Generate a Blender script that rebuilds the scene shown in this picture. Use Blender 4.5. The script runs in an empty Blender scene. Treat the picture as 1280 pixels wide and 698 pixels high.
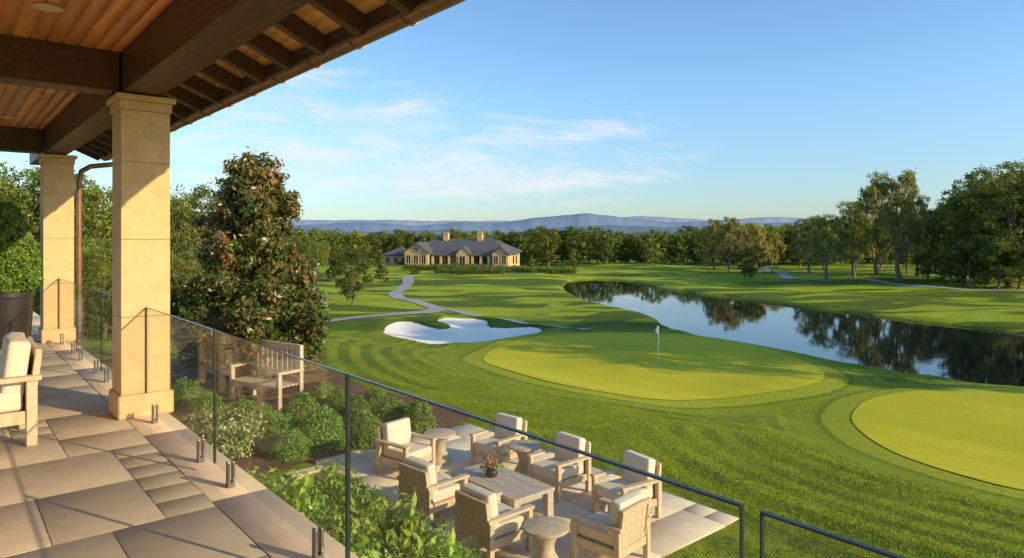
import bpy, bmesh, math, random
import numpy as np
from mathutils import Vector, Matrix, geometry
random.seed(7)
rng = np.random.default_rng(7)
FP = 853.33; CX = 640.0; HY = 297.0; EYE = 1.7
TH = math.radians(40.17)
CT, ST = math.cos(TH), math.sin(TH)
SC = bpy.context.scene
COL = SC.collection
ZN = -1.97      # level of the garden below the terrace
ZL = -4.8       # level of the fairways

def loc(v, u, z=0.0):
    return Vector((v*CT-u*ST, v*ST+u*CT, z))
def sm(t):
    t = np.clip(t, 0, 1); return t*t*(3-2*t)

# ------------------------------------------------------------------ terrain
def Hbase(x, y):
    x = np.asarray(x, float); y = np.asarray(y, float)
    V = x*CT+y*ST
    r = np.hypot(x, y)
    W = np.maximum(V, (r-18)*0.8)
    return ZN+(ZL-ZN)*sm((W-8.1)/16.0)

def survey(px, py):
    """ground point measured from the site photograph"""
    dx = (px-CX)/FP; dz = -(py-HY)/FP
    d = 3.0; pd = d
    while d < 3000:
        if EYE+dz*d <= float(Hbase(dx*d, d)):
            break
        pd = d; d *= 1.02
    a, b = pd, d
    for _ in range(25):
        m = (a+b)/2
        if EYE+dz*m <= float(Hbase(dx*m, m)): b = m
        else: a = m
    return (dx*b, b)
def bear(px, d):
    return ((px-CX)/FP*d, d)

def chaikin(p, n=2, closed=True):
    p = [tuple(q) for q in p]
    for _ in range(n):
        o = []
        m = len(p)
        rngi = range(m) if closed else range(m-1)
        if not closed: o.append(p[0])
        for i in rngi:
            a = p[i]; b = p[(i+1) % m]
            o.append((a[0]*.75+b[0]*.25, a[1]*.75+b[1]*.25))
            o.append((a[0]*.25+b[0]*.75, a[1]*.25+b[1]*.75))
        if not closed: o.append(p[-1])
        p = o
    return p

def sdf(poly, X, Y, cap=30.0):
    P = np.array(poly, float)
    x0, y0 = P.min(0)-cap; x1, y1 = P.max(0)+cap
    out = np.full(X.shape, cap, float)
    m = (X > x0) & (X < x1) & (Y > y0) & (Y < y1)
    if not m.any(): return out
    x = X[m]; y = Y[m]
    best = np.full(x.shape, 1e18); ins = np.zeros(x.shape, bool)
    n = len(P)
    for i in range(n):
        ax, ay = P[i]; bx, by = P[(i+1) % n]
        ex, ey = bx-ax, by-ay
        t = np.clip(((x-ax)*ex+(y-ay)*ey)/(ex*ex+ey*ey+1e-12), 0, 1)
        dd = (x-ax-t*ex)**2+(y-ay-t*ey)**2
        best = np.minimum(best, dd)
        c = ((ay > y) != (by > y)) & (x < ex*(y-ay)/(ey if abs(ey) > 1e-12 else 1e-12)+ax)
        ins ^= c
    d = np.sqrt(best); d[ins] *= -1
    out[m] = np.minimum(d, cap)
    return out

pond_px = [(703,356),(712,364),(735,374),(790,385),(820,392),(832,405),(880,418),(940,429),(1010,439),(1060,450),(1120,461),(1180,469),(1240,477),(1300,486),(1500,505),
           (1700,500),(1600,445),(1300,415),(1200,403),(1130,396),(1060,387),(980,378),(900,368),(850,362),(800,354),(775,348),(740,346.5),(715,349)]
pond = chaikin([survey(*p) for p in pond_px], 2)
g1_px = [(601,450),(622,437),(680,425),(760,419),(840,421),(920,431),(990,449),(1029,469),(1033,482),(1000,496),(930,504),(850,507),(770,502),(700,491),(642,474),(609,462)]
green1 = chaikin([survey(*p) for p in g1_px], 2)
g2_px = [(1063,528),(1080,510),(1125,498),(1185,492),(1280,490),(1400,493),(1480,521),(1450,588),(1350,636),(1283,631),(1205,610),(1136,584),(1086,557),(1067,541)]
green2 = chaikin([survey(*p) for p in g2_px], 2)
b_px = [(476,411),(484,404),(503,401),(524,403),(540,409),(552,413),(561,411),(558,405),(543,401),(545,397),(572,395),(602,396.5),(614,401),(611,407),(620,411),(637,409),(656,406),(676,407),(684,412),(676,419),(642,426),(600,430.5),(560,432),(520,428),(492,422),(479,417)]
bunker = chaikin([survey(*p) for p in b_px], 2)

def Hnob(X, Y, sp=None, sg=None):
    X = np.asarray(X, float); Y = np.asarray(Y, float)
    if sp is None: sp = sdf(pond, X, Y)
    if sg is None: sg = np.minimum(sdf(green1, X, Y), sdf(green2, X, Y))
    V = X*CT+Y*ST; r = np.hypot(X, Y)
    W = np.maximum(V, (r-18)*0.8)
    und = 0.30*np.sin(X*.11+1.3)*np.sin(Y*.07+.5)+.16*np.sin(X*.23+Y*.17)+.07*np.sin(X*.61-Y*.43)
    fade = np.clip((W-12)/14, 0, 1)*sm(sp/10)*(0.35+0.65*sm(sg/6))
    h = Hbase(X, Y)+und*fade
    h = h+0.22*(1-sm((sg+0.5)/3.0))
    h = h+0.11*np.exp(-((sg-3.2)/0.8)**2)+0.07*np.exp(-((sg-6.2)/0.9)**2)
    h = h-1.3*(1-sm((sp+2.2)/3.4))
    return h
def Hfull(X, Y):
    X = np.atleast_1d(np.asarray(X, float)); Y = np.atleast_1d(np.asarray(Y, float))
    h = Hnob(X, Y)
    sb = sdf(bunker, X, Y)
    return h+0.16*np.exp(-((sb-0.5)/1.0)**2)
def hz(x, y):
    return float(Hfull([x], [y])[0])

# ------------------------------------------------------------------ node helpers
class NG:
    def __init__(s, tree): s.t = tree; s.n = tree.nodes; s.l = tree.links
    def node(s, typ, **k):
        n = s.n.new(typ)
        for a, b in k.items(): setattr(n, a, b)
        return n
    def put(s, sock, v):
        if isinstance(v, bpy.types.NodeSocket): s.l.new(v, sock)
        elif v is not None:
            if hasattr(sock, 'default_value'):
                try: sock.default_value = v
                except Exception:
                    sock.default_value = (v[0], v[1], v[2], 1) if len(v) == 3 else v
    def math(s, op, a, b=None, c=None, clamp=False):
        n = s.node('ShaderNodeMath', operation=op); n.use_clamp = clamp
        s.put(n.inputs[0], a)
        if b is not None: s.put(n.inputs[1], b)
        if c is not None: s.put(n.inputs[2], c)
        return n.outputs[0]
    def mix(s, f, a, b, blend='MIX'):
        n = s.node('ShaderNodeMix', data_type='RGBA', blend_type=blend)
        s.put(n.inputs[0], f)
        for k, v in ((6, a), (7, b)):
            if isinstance(v, (tuple, list)): n.inputs[k].default_value = (v[0], v[1], v[2], 1)
            else: s.put(n.inputs[k], v)
        return n.outputs[2]
    def noise(s, vec, scale, detail=4, rough=.55, dist=0.0):
        n = s.node('ShaderNodeTexNoise')
        if vec is not None: s.put(n.inputs['Vector'], vec)
        n.inputs['Scale'].default_value = scale; n.inputs['Detail'].default_value = detail
        n.inputs['Roughness'].default_value = rough; n.inputs['Distortion'].default_value = dist
        return n.outputs[0]
    def rng(s, v, a, b, c=0.0, d=1.0, smooth=False):
        n = s.node('ShaderNodeMapRange')
        if smooth: n.interpolation_type = 'SMOOTHSTEP'
        s.put(n.inputs[0], v)
        for i, q in enumerate((a, b, c, d)): n.inputs[i+1].default_value = q
        return n.outputs[0]
    def mapping(s, vec, scale=(1, 1, 1), rot=(0, 0, 0), locn=(0, 0, 0)):
        n = s.node('ShaderNodeMapping'); s.put(n.inputs['Vector'], vec)
        n.inputs['Scale'].default_value = scale; n.inputs['Rotation'].default_value = rot; n.inputs['Location'].default_value = locn
        return n.outputs[0]
    def attr(s, name):
        return s.node('ShaderNodeAttribute', attribute_name=name).outputs['Fac']
    def bump(s, h, strength, dist=0.02):
        n = s.node('ShaderNodeBump'); n.inputs['Strength'].default_value = strength
        n.inputs['Distance'].default_value = dist; s.put(n.inputs['Height'], h)
        return n.outputs[0]

def newmat(name):
    m = bpy.data.materials.new(name); m.use_nodes = True
    g = NG(m.node_tree)
    return m, g, g.n['Principled BSDF']

def sc3(c, k): return tuple(min(1.0, max(0.0, q*k)) for q in c)

def mat_basic(name, col, rough=.7, var=.2, scale=6.0, bump=.15, stretch=(1, 1, 1), tint=0.0, metallic=0.0, detail=5, bdist=.01, alt=None):
    m, g, p = newmat(name)
    tc = g.node('ShaderNodeTexCoord').outputs['Object']
    v = g.mapping(tc, stretch)
    n1 = g.noise(v, scale, detail)
    n2 = g.noise(v, scale*7, 4)
    nn = g.math('ADD', g.math('MULTIPLY', n1, .65), g.math('MULTIPLY', n2, .35))
    f = g.rng(nn, .35, .65)
    c = g.mix(f, sc3(col, 1-var), alt if alt else sc3(col, 1+var))
    if tint > 0:
        t = g.attr('tint')
        tv = g.rng(t, 0, 1, 1-tint, 1+tint)
        c = g.mix(1.0, c, tv, 'MULTIPLY')
    g.put(p.inputs['Base Color'], c)
    p.inputs['Roughness'].default_value = rough; p.inputs['Metallic'].default_value = metallic
    if bump > 0: g.put(p.inputs['Normal'], g.bump(nn, bump, bdist))
    return m

def mat_leaf(name, cols, rough=.5, trans=.3, tcol=None, spec=.4, gain=1.75):
    cols = [sc3(c, gain) for c in cols]
    m, g, p = newmat(name)
    t = g.attr('tint')
    oi = g.node('ShaderNodeObjectInfo').outputs['Random']
    r = g.node('ShaderNodeValToRGB'); r.color_ramp.interpolation = 'LINEAR'
    el = r.color_ramp.elements
    n = len(cols)
    el[0].position = 0; el[0].color = (*cols[0], 1); el[1].position = 1; el[1].color = (*cols[-1], 1)
    for i in range(1, n-1):
        e = el.new(i/(n-1)); e.color = (*cols[i], 1)
    g.put(r.inputs[0], t)
    hs = g.node('ShaderNodeHueSaturation')
    g.put(hs.inputs['Hue'], g.rng(oi, 0, 1, .473, .505)); g.put(hs.inputs['Value'], g.rng(oi, 0, 1, .8, 1.25))
    hs.inputs['Saturation'].default_value = 1.0
    g.put(hs.inputs['Color'], r.outputs[0])
    g.put(p.inputs['Base Color'], hs.outputs[0])
    p.inputs['Roughness'].default_value = rough
    p.inputs['Specular IOR Level'].default_value = spec
    tr = g.node('ShaderNodeBsdfTranslucent')
    tcx = g.mix(1.0, hs.outputs[0], tcol or (1.0, .95, .45), 'MULTIPLY')
    g.put(tr.inputs['Color'], g.mix(1.0, tcx, (1.6, 1.6, 1.6), 'MULTIPLY'))
    mx = g.node('ShaderNodeMixShader'); mx.inputs[0].default_value = trans
    g.l.new(p.outputs[0], mx.inputs[1]); g.l.new(tr.outputs[0], mx.inputs[2])
    g.l.new(mx.outputs[0], g.n['Material Output'].inputs[0])
    return m

# ------------------------------------------------------------------ object helpers
def setprops(o, label=None, cat=None, group=None, kind=None):
    if label: o['label'] = label
    if cat: o['category'] = cat
    if group: o['group'] = group
    if kind: o['kind'] = kind
    return o
def add(name, data, parent=None, mats=(), rotz=None, location=None):
    o = bpy.data.objects.new(name, data); COL.objects.link(o)
    if parent: o.parent = parent
    if location is not None: o.location = location
    if rotz is not None: o.rotation_euler = (0, 0, rotz)
    return o
def arr_mesh(name, V, Fq, mats, tint=None, matidx=None, smooth=False):
    V = np.asarray(V, np.float32); Fq = np.asarray(Fq, np.int32)
    me = bpy.data.meshes.new(name)
    me.vertices.add(len(V)); me.vertices.foreach_set('co', V.ravel())
    k = Fq.shape[1]; n = len(Fq)
    me.loops.add(n*k); me.loops.foreach_set('vertex_index', Fq.ravel())
    me.polygons.add(n); me.polygons.foreach_set('loop_start', np.arange(0, n*k, k, dtype=np.int32))
    if matidx is not None: me.polygons.foreach_set('material_index', np.asarray(matidx, np.int32))
    if smooth: me.polygons.foreach_set('use_smooth', np.ones(n, bool))
    me.update(calc_edges=True)
    if tint is not None:
        a = me.attributes.new('tint', 'FLOAT', 'POINT'); a.data.foreach_set('value', np.asarray(tint, np.float32))
    for m in mats: me.materials.append(m)
    return me

class MB:
    def __init__(s): s.bm = bmesh.new()
    def box(s, c, d, rot=None, bevel=0.0, seg=1):
        r = bmesh.ops.create_cube(s.bm, size=1.0)
        vs = r['verts']
        M = Matrix.Translation(Vector(c)) @ (rot.to_4x4() if rot is not None else Matrix.Identity(4)) @ Matrix.Diagonal((d[0], d[1], d[2], 1))
        bmesh.ops.transform(s.bm, matrix=M, verts=vs)
        if bevel > 0:
            es = list({e for v in vs for e in v.link_edges})
            bmesh.ops.bevel(s.bm, geom=es, offset=bevel, segments=seg, affect='EDGES', profile=.6)
        return s
    def lathe(s, prof, n=24, c=(0, 0, 0), capb=True, flute=0.0, nf=12):
        rings = []
        for (r, z) in prof:
            rings.append([s.bm.verts.new((c[0]+r*(1+flute*math.cos(nf*2*math.pi*i/n))*math.cos(2*math.pi*i/n), c[1]+r*(1+flute*math.cos(nf*2*math.pi*i/n))*math.sin(2*math.pi*i/n), c[2]+z)) for i in range(n)])
        for a, b in zip(rings, rings[1:]):
            for i in range(n):
                s.bm.faces.new((a[i], a[(i+1) % n], b[(i+1) % n], b[i]))
        if capb:
            s.bm.faces.new(list(reversed(rings[0]))); s.bm.faces.new(rings[-1])
        return s
    def tube(s, pts, rad, n=10):
        V, Fq = tube_arr(pts, rad if hasattr(rad, '__len__') else [rad]*len(pts), n)
        vs = [s.bm.verts.new(v) for v in V]
        for f in Fq: s.bm.faces.new([vs[i] for i in f])
        m = len(pts)
        s.bm.faces.new([vs[i] for i in reversed(range(n))]); s.bm.faces.new([vs[(m-1)*n+i] for i in range(n)])
        return s
    def poly(s, pts):
        s.bm.faces.new([s.bm.verts.new(p) for p in pts]); return s
    def mesh(s, name, mat, smooth=False):
        bmesh.ops.recalc_face_normals(s.bm, faces=s.bm.faces)
        me = bpy.data.meshes.new(name); s.bm.to_mesh(me); s.bm.free()
        me.materials.append(mat)
        if smooth:
            me.polygons.foreach_set('use_smooth', np.ones(len(me.polygons), bool))
            try: me.set_sharp_from_angle(angle=math.radians(40))
            except Exception: pass
        return me

def tube_arr(pts, rad, n=8):
    V = []; Fq = []
    P = [np.array(p, float) for p in pts]
    prev = np.array([1.0, 0.2, 0.1])
    for i, p in enumerate(P):
        t = (P[min(i+1, len(P)-1)]-P[max(i-1, 0)]); t /= (np.linalg.norm(t)+1e-9)
        a = prev-t*np.dot(prev, t)
        if np.linalg.norm(a) < 1e-3: a = np.cross(t, [0, 0, 1.0])
        a /= np.linalg.norm(a); prev = a; b = np.cross(t, a)
        for k in range(n):
            an = 2*math.pi*k/n
            V.append(p+rad[i]*(math.cos(an)*a+math.sin(an)*b))
    for i in range(len(P)-1):
        for k in range(n):
            Fq.append((i*n+k, i*n+(k+1) % n, (i+1)*n+(k+1) % n, (i+1)*n+k))
    return V, Fq

def empty(name, location, rotz=0.0, scale=1.0):
    o = bpy.data.objects.new(name, None); COL.objects.link(o)
    o.location = location; o.rotation_euler = (0, 0, rotz)
    o.scale = (scale,)*3 if not hasattr(scale, '__len__') else scale
    o.empty_display_size = .2
    return o

# ------------------------------------------------------------------ materials
M_stone = mat_basic('cast_stone', (.74, .49, .24), .8, .11, 5, .35, tint=0)
M_coping = mat_basic('coping_stone', (.74, .56, .38), .8, .10, 4, .2, tint=.05)
M_paver = mat_basic('bluestone_paver', (.53, .415, .285), .7, .14, 1.3, .5, tint=.07, bdist=.010)
M_patio = mat_basic('patio_paver', (.76, .61, .43), .8, .12, 2.4, .3, tint=.09)
M_grout = mat_basic('grout', (.24, .19, .14), .9, .2, 10, .2)
M_dark = mat_basic('dark_stained_timber', (.105, .05, .025), .5, .35, 5, .25, stretch=(6, .5, 6))
M_ceil = mat_basic('cedar_ceiling', (.86, .33, .085), .42, .24, 2.0, .15, stretch=(8, .6, 8), tint=.22)
M_shea = mat_basic('cedar_sheathing', (.90, .42, .13), .55, .28, 2.0, .15, stretch=(8, .6, 8), tint=.25)
M_copper = mat_basic('aged_copper', (.27, .14, .08), .4, .3, 5, .05, metallic=.3)
M_roof = mat_basic('roof_shingle', (.10, .10, .11), .85, .3, 3, .5)
M_metal = mat_basic('brushed_steel', (.26, .24, .21), .3, .1, 20, .02, metallic=.9)
M_edge = mat_basic('glass_edge', (.022, .045, .040), .15, .1, 5, 0)
M_teak = mat_basic('weathered_teak', (.62, .47, .31), .7, .20, 5, .3, stretch=(3, 3, 3), bdist=.004)
M_cush = mat_basic('canvas_cushion', (.72, .62, .48), .9, .06, 40, .25, bdist=.003)
M_table = mat_basic('greyed_teak', (.50, .42, .33), .75, .20, 5, .3, stretch=(6, 1, 3), bdist=.004)
M_drum = mat_basic('pale_carved_wood', (.52, .41, .29), .75, .22, 7, .3, stretch=(2, 2, 2))
M_pot = mat_basic('dark_planter', (.035, .028, .024), .4, .25, 4, .1)
M_soil = mat_basic('mulch', (.16, .075, .04), .95, .6, 18, 1.0, bdist=.05)
M_bark = mat_basic('bark', (.21, .16, .11), .95, .4, 4, .8, stretch=(3, 3, .6), bdist=.05)
M_path = mat_basic('asphalt_path', (.33, .32, .31), .9, .1, 2, .1)
M_sand = mat_basic('bunker_sand', (.95, .87, .74), .95, .04, 1.5, .3, bdist=.05)
M_white = mat_basic('white_cloth', (.8, .8, .8), .7, .05, 8, .1)
M_hill = mat_basic('hazy_forest_hill', (.12, .185, .27), 1.0, .14, .006, 0)  # air haze is painted into the base colour of all three ridges
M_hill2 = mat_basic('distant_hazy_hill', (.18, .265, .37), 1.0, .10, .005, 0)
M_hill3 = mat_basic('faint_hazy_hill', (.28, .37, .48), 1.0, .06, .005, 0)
M_wallfar = mat_basic('clubhouse_stone', (.70, .45, .22), .85, .22, 1.2, .3)
M_trim = mat_basic('cream_trim', (.74, .54, .32), .7, .08, 4, .05)
M_redfl = mat_basic('pink_petals', (.45, .17, .15), .6, .4, 20, .1)

def mat_glass(name, tint, r0, r1):
    m, g, p = newmat(name)
    g.n.remove(p)
    tr = g.node('ShaderNodeBsdfTransparent'); tr.inputs[0].default_value = (*tint, 1)
    gl = g.node('ShaderNodeBsdfGlossy'); gl.inputs['Roughness'].default_value = .01
    lw = g.node('ShaderNodeLayerWeight'); lw.inputs[0].default_value = .5
    f = g.math('ADD', g.math('MULTIPLY', g.math('POWER', lw.outputs['Facing'], 4.0), r1), r0, clamp=True)
    mx = g.node('ShaderNodeMixShader'); g.put(mx.inputs[0], f)
    g.l.new(tr.outputs[0], mx.inputs[1]); g.l.new(gl.outputs[0], mx.inputs[2])
    g.l.new(mx.outputs[0], g.n['Material Output'].inputs[0])
    return m
M_glass = mat_glass('clear_glass', (.95, .967, .955), .025, .36)

m, g, p = newmat('window_glass'); M_win = m
p.inputs['Base Color'].default_value = (.03, .035, .04, 1); p.inputs['Roughness'].default_value = .08

# grass ground
m, g, p = newmat('grass'); M_grass = m
pos = g.node('ShaderNodeNewGeometry').outputs['Position']
sg = g.attr('sdg'); sp = g.attr('sdp'); fw = g.attr('fw')
nl = g.noise(pos, .045, 3); nm = g.noise(pos, .55, 4, .6); nf = g.noise(pos, 9, 4, .75); nff = g.noise(pos, 45, 2, .7)
rough_c = g.mix(g.rng(nm, .3, .7), (.160, .225, .008), (.285, .345, .016))
fair_c = g.mix(g.rng(nm, .3, .7), (.275, .355, .016), (.370, .445, .024))
c = g.mix(g.math('MULTIPLY', fw, g.rng(nl, .35, .6, .65, 1)), rough_c, fair_c)
# mowing contour stripes round the greens
ph = g.math('ADD', g.math('MULTIPLY', sg, 2*math.pi/.74), g.math('MULTIPLY', nm, 2.8))
st = g.math('SINE', ph)
fade = g.math('MULTIPLY', g.rng(sg, 1.8, 2.4), g.rng(sg, 17, 8))
brk = g.rng(g.noise(pos, .30, 3), .38, .60, .08, 1)
st = g.math('MULTIPLY', g.math('MULTIPLY', g.rng(st, .7, -.6, 0, 1, True), fade), brk)
c = g.mix(g.math('MULTIPLY', st, .66), c, (.065, .105, .005))
# long tree-shadow bands painted into the fairway colour, then mown stripes
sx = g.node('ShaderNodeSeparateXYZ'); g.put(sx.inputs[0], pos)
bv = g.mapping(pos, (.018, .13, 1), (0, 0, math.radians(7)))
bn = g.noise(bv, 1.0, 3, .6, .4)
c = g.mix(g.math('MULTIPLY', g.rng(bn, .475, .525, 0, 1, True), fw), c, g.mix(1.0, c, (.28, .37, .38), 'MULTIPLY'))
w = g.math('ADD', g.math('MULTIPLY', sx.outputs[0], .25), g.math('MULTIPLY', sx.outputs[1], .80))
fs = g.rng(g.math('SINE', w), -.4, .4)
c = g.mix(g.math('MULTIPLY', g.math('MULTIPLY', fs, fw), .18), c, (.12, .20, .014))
# double collar
c = g.mix(g.math('MULTIPLY', g.rng(sg, 2.0, 1.8), .55), c, (.250, .305, .016))
c = g.mix(g.math('MULTIPLY', g.math('MULTIPLY', g.rng(sg, 1.25, 1.10), g.rng(sg, .90, .98)), .45), c, (.09, .14, .008))
c = g.mix(g.math('MULTIPLY', g.rng(sg, .98, .90), .8), c, (.36, .40, .022))
# fine mottling
fine = g.math('ADD', g.math('MULTIPLY', nf, .6), g.math('MULTIPLY', nff, .4))
c = g.mix(g.rng(fine, .50, .36), c, g.mix(1.0, c, (.42, .48, .42), 'MULTIPLY'))
c = g.mix(g.rng(fine, .50, .64), c, g.mix(1.0, c, (1.6, 1.5, 1.2), 'MULTIPLY'))
# bank
c = g.mix(g.math('MULTIPLY', g.rng(sp, .6, -.2), .85), c, (.055, .048, .020))
g.put(p.inputs['Base Color'], c); p.inputs['Roughness'].default_value = .85
p.inputs['Specular IOR Level'].default_value = .15
g.put(p.inputs['Normal'], g.bump(fine, .9, .11))

m, g, p = newmat('putting_turf'); M_green = m
pos = g.node('ShaderNodeNewGeometry').outputs['Position']
nm = g.noise(pos, .25, 4); nf = g.noise(pos, 14, 4, .7)
sx = g.node('ShaderNodeSeparateXYZ'); g.put(sx.inputs[0], pos)
w = g.math('ADD', g.math('MULTIPLY', sx.outputs[0], 2.6), g.math('MULTIPLY', sx.outputs[1], 1.6))
c = g.mix(g.rng(nm, .3, .7), (.45, .435, .022), (.60, .54, .030))
c = g.mix(g.math('MULTIPLY', g.rng(g.math('SINE', w), -.3, .3), .15), c, (.31, .34, .025))
c = g.mix(g.rng(nf, .52, .38, 0, .40), c, (.25, .28, .02))
g.put(p.inputs['Base Color'], c); p.inputs['Roughness'].default_value = .9; p.inputs['Specular IOR Level'].default_value = .1
g.put(p.inputs['Normal'], g.bump(nf, .35, .03))

m, g, p = newmat('grass_blades'); M_blade = m
tb = g.attr('tint')
c = g.mix(tb, (.12, .19, .009), (.34, .40, .025))
g.put(p.inputs['Base Color'], c); p.inputs['Roughness'].default_value = .6; p.inputs['Specular IOR Level'].default_value = .2

m, g, p = newmat('pond_water'); M_water = m
pos = g.node('ShaderNodeNewGeometry').outputs['Position']
v = g.mapping(pos, (1, .55, 1))
n1 = g.noise(v, 1.1, 4, .6); n2 = g.noise(v, .18, 2)
p.inputs['Base Color'].default_value = (.012, .018, .016, 1); p.inputs['Roughness'].default_value = .025
p.inputs['IOR'].default_value = 1.5
g.put(p.inputs['Normal'], g.bump(g.math('MULTIPLY', n1, g.rng(n2, .35, .7, .3, 1)), .12, .05))

L_oak = mat_leaf('oak_leaf', [(.024, .040, .007), (.060, .084, .012), (.115, .130, .017), (.22, .19, .024)], gain=2.4)
L_gold = mat_leaf('golden_leaf', [(.06, .08, .012), (.14, .15, .02), (.24, .22, .03), (.38, .30, .05)], gain=1.8)
L_dark = mat_leaf('dark_leaf', [(.016, .030, .006), (.038, .058, .010), (.072, .090, .013), (.14, .13, .018)], gain=2.3)
L_far = mat_leaf('far_leaf', [(.030, .048, .009), (.065, .096, .014), (.115, .138, .020), (.20, .18, .028)], gain=1.9)
L_mag = mat_leaf('magnolia_leaf', [(.018, .036, .008), (.038, .062, .013), (.070, .084, .018), (.125, .076, .024), (.20, .080, .032)], rough=.36, trans=.2, spec=.45, gain=1.8)
L_shrub = mat_leaf('shrub_leaf', [(.024, .055, .009), (.050, .10, .014), (.09, .15, .020), (.15, .20, .028)], gain=2.5)
L_laurel = mat_leaf('laurel_leaf', [(.035, .075, .012), (.08, .15, .020), (.15, .24, .03), (.26, .33, .05)], rough=.4, gain=2.3)
L_flower = mat_leaf('flowering_leaf', [(.04, .08, .015), (.09, .15, .03), (.35, .38, .16), (.62, .60, .36)], gain=1.6)
L_moss = mat_leaf('hanging_moss', [(.16, .15, .07), (.25, .22, .11), (.34, .29, .15)], rough=.9, trans=.3, gain=1.3)
L_box = mat_leaf('topiary_leaf', [(.018, .045, .008), (.035, .085, .013), (.07, .13, .02), (.10, .17, .025)], gain=3.2)

# ------------------------------------------------------------------ ground
N = 620
t = np.linspace(-1, 1, N)
gx = 14*np.sinh(6.2*t); gy = 24+14*np.sinh(6.2*t)
X, Y = np.meshgrid(gx, gy); X = X.ravel(); Y = Y.ravel()
s_p = sdf(pond, X, Y); s_g = np.minimum(sdf(green1, X, Y), sdf(green2, X, Y)); s_b = sdf(bunker, X, Y)
Z = Hnob(X, Y, s_p, s_g)+0.16*np.exp(-((s_b-0.5)/1.0)**2)-0.75*sm((-s_b)/0.9)
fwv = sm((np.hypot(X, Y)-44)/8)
idx = np.arange(N*N).reshape(N, N)
Fq = np.stack([idx[:-1, :-1], idx[:-1, 1:], idx[1:, 1:], idx[1:, :-1]], -1).reshape(-1, 4)
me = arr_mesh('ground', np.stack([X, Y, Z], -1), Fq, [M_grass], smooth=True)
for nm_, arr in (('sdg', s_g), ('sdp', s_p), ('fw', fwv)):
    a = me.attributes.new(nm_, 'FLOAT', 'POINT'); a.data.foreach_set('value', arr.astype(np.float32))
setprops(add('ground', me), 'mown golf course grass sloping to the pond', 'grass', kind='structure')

# upright blades of the rougher grass on the near slope
rs = np.random.default_rng(12)
n = 330000
bx0 = rs.uniform(-5, 16, n); by0 = rs.uniform(4, 22, n)
Vb = bx0*CT+by0*ST; r0 = np.hypot(bx0, by0)
keep = (Vb > 8.12) & (r0 < 22) & (np.abs(bx0/by0) < .95) & (rs.random(n) < np.clip((23-r0)/11, 0, 1))
bx0 = bx0[keep]; by0 = by0[keep]
sgb = np.minimum(sdf(green1, bx0, by0), sdf(green2, bx0, by0)); k2 = sgb > 2.0
bx0 = bx0[k2]; by0 = by0[k2]; sgb = sgb[k2]; n = len(bx0)
bzv = Hfull(bx0, by0)
a = rs.uniform(0, math.pi, n); hgt = rs.uniform(.015, .040, n); wd = rs.uniform(.003, .007, n); lx = rs.normal(0, .015, n); ly = rs.normal(0, .015, n)
ca, sa = np.cos(a)*wd, np.sin(a)*wd
Vv = np.stack([np.stack([bx0-ca, by0-sa, bzv-.01], -1), np.stack([bx0+ca, by0+sa, bzv-.01], -1), np.stack([bx0+lx, by0+ly, bzv+hgt], -1)], 1).reshape(-1, 3)
tt_ = np.clip(rs.normal(.5, .22, n), 0, 1)
setprops(add('grass_blades', arr_mesh('grass_blades', Vv, np.arange(n*3).reshape(n, 3), [M_blade], tint=np.repeat(tt_, 3))), 'short upright blades of lawn grass', 'grass', kind='stuff')

def drape(name, poly, step, zf, mat, label, cat):
    P = np.array(poly); n = len(P)
    x0, y0 = P.min(0); x1, y1 = P.max(0)
    xs = np.arange(x0, x1, step); ys = np.arange(y0, y1, step)
    A, B = np.meshgrid(xs, ys); A = A.ravel(); B = B.ravel()
    ins = sdf(poly, A, B) < -step*.35
    pts = [Vector(p) for p in poly]+[Vector((a, b)) for a, b in zip(A[ins], B[ins])]
    r = geometry.delaunay_2d_cdt(pts, [], [list(range(n))], 1, 1e-5)
    V2 = np.array([(v.x, v.y) for v in r[0]])
    z = zf(V2[:, 0], V2[:, 1])
    me = bpy.data.meshes.new(name)
    me.from_pydata([(a, b, c) for (a, b), c in zip(V2, z)], [], [list(f) for f in r[2]])
    me.polygons.foreach_set('use_smooth', np.ones(len(me.polygons), bool))
    me.materials.append(mat)
    bm = bmesh.new(); bm.from_mesh(me); 
    for f in bm.faces:
        if f.normal.z < 0: f.normal_flip()
    bm.to_mesh(me); bm.free()
    return setprops(add(name, me), label, cat, kind='structure')

drape('putting_green', green1, .8, lambda x, y: Hfull(x, y)+.02, M_green, 'smooth pale green putting surface with a flagstick', 'putting green')
drape('putting_green', green2, .5, lambda x, y: Hfull(x, y)+.02, M_green, 'smooth pale green putting surface on the near slope', 'putting green')
def bz(x, y):
    s = sdf(bunker, x, y)
    return Hfull(x, y)-.10-.25*sm(-s/3.0)+.10*sm((-s-3)/4)
drape('sand_bunker', bunker, .7, bz, M_sand, 'white sand bunker with grass fingers', 'bunker')
pp = np.array(pond)
wp = []
for i in range(len(pp)):
    a = pp[i-1]; b = pp[(i+1) % len(pp)]
    t_ = b-a; nrm = np.array([t_[1], -t_[0]]); nrm /= np.linalg.norm(nrm)+1e-9
    q = pp[i]+nrm*1.0
    if sdf(pond, np.array([q[0]]), np.array([q[1]]))[0] < 0: q = pp[i]-nrm*1.0
    wp.append((q[0], q[1]))
me = bpy.data.meshes.new('pond'); me.from_pydata([(a, b, -5.12) for a, b in wp], [], [list(range(len(wp)))])
bm = bmesh.new(); bm.from_mesh(me)
bmesh.ops.triangulate(bm, faces=bm.faces[:])
for f in bm.faces:
    if f.normal.z < 0: f.normal_flip()
bm.to_mesh(me); bm.free()
me.materials.append(M_water)
setprops(add('pond_water', me), 'calm dark pond reflecting the trees and sky', 'water', kind='structure')

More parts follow.
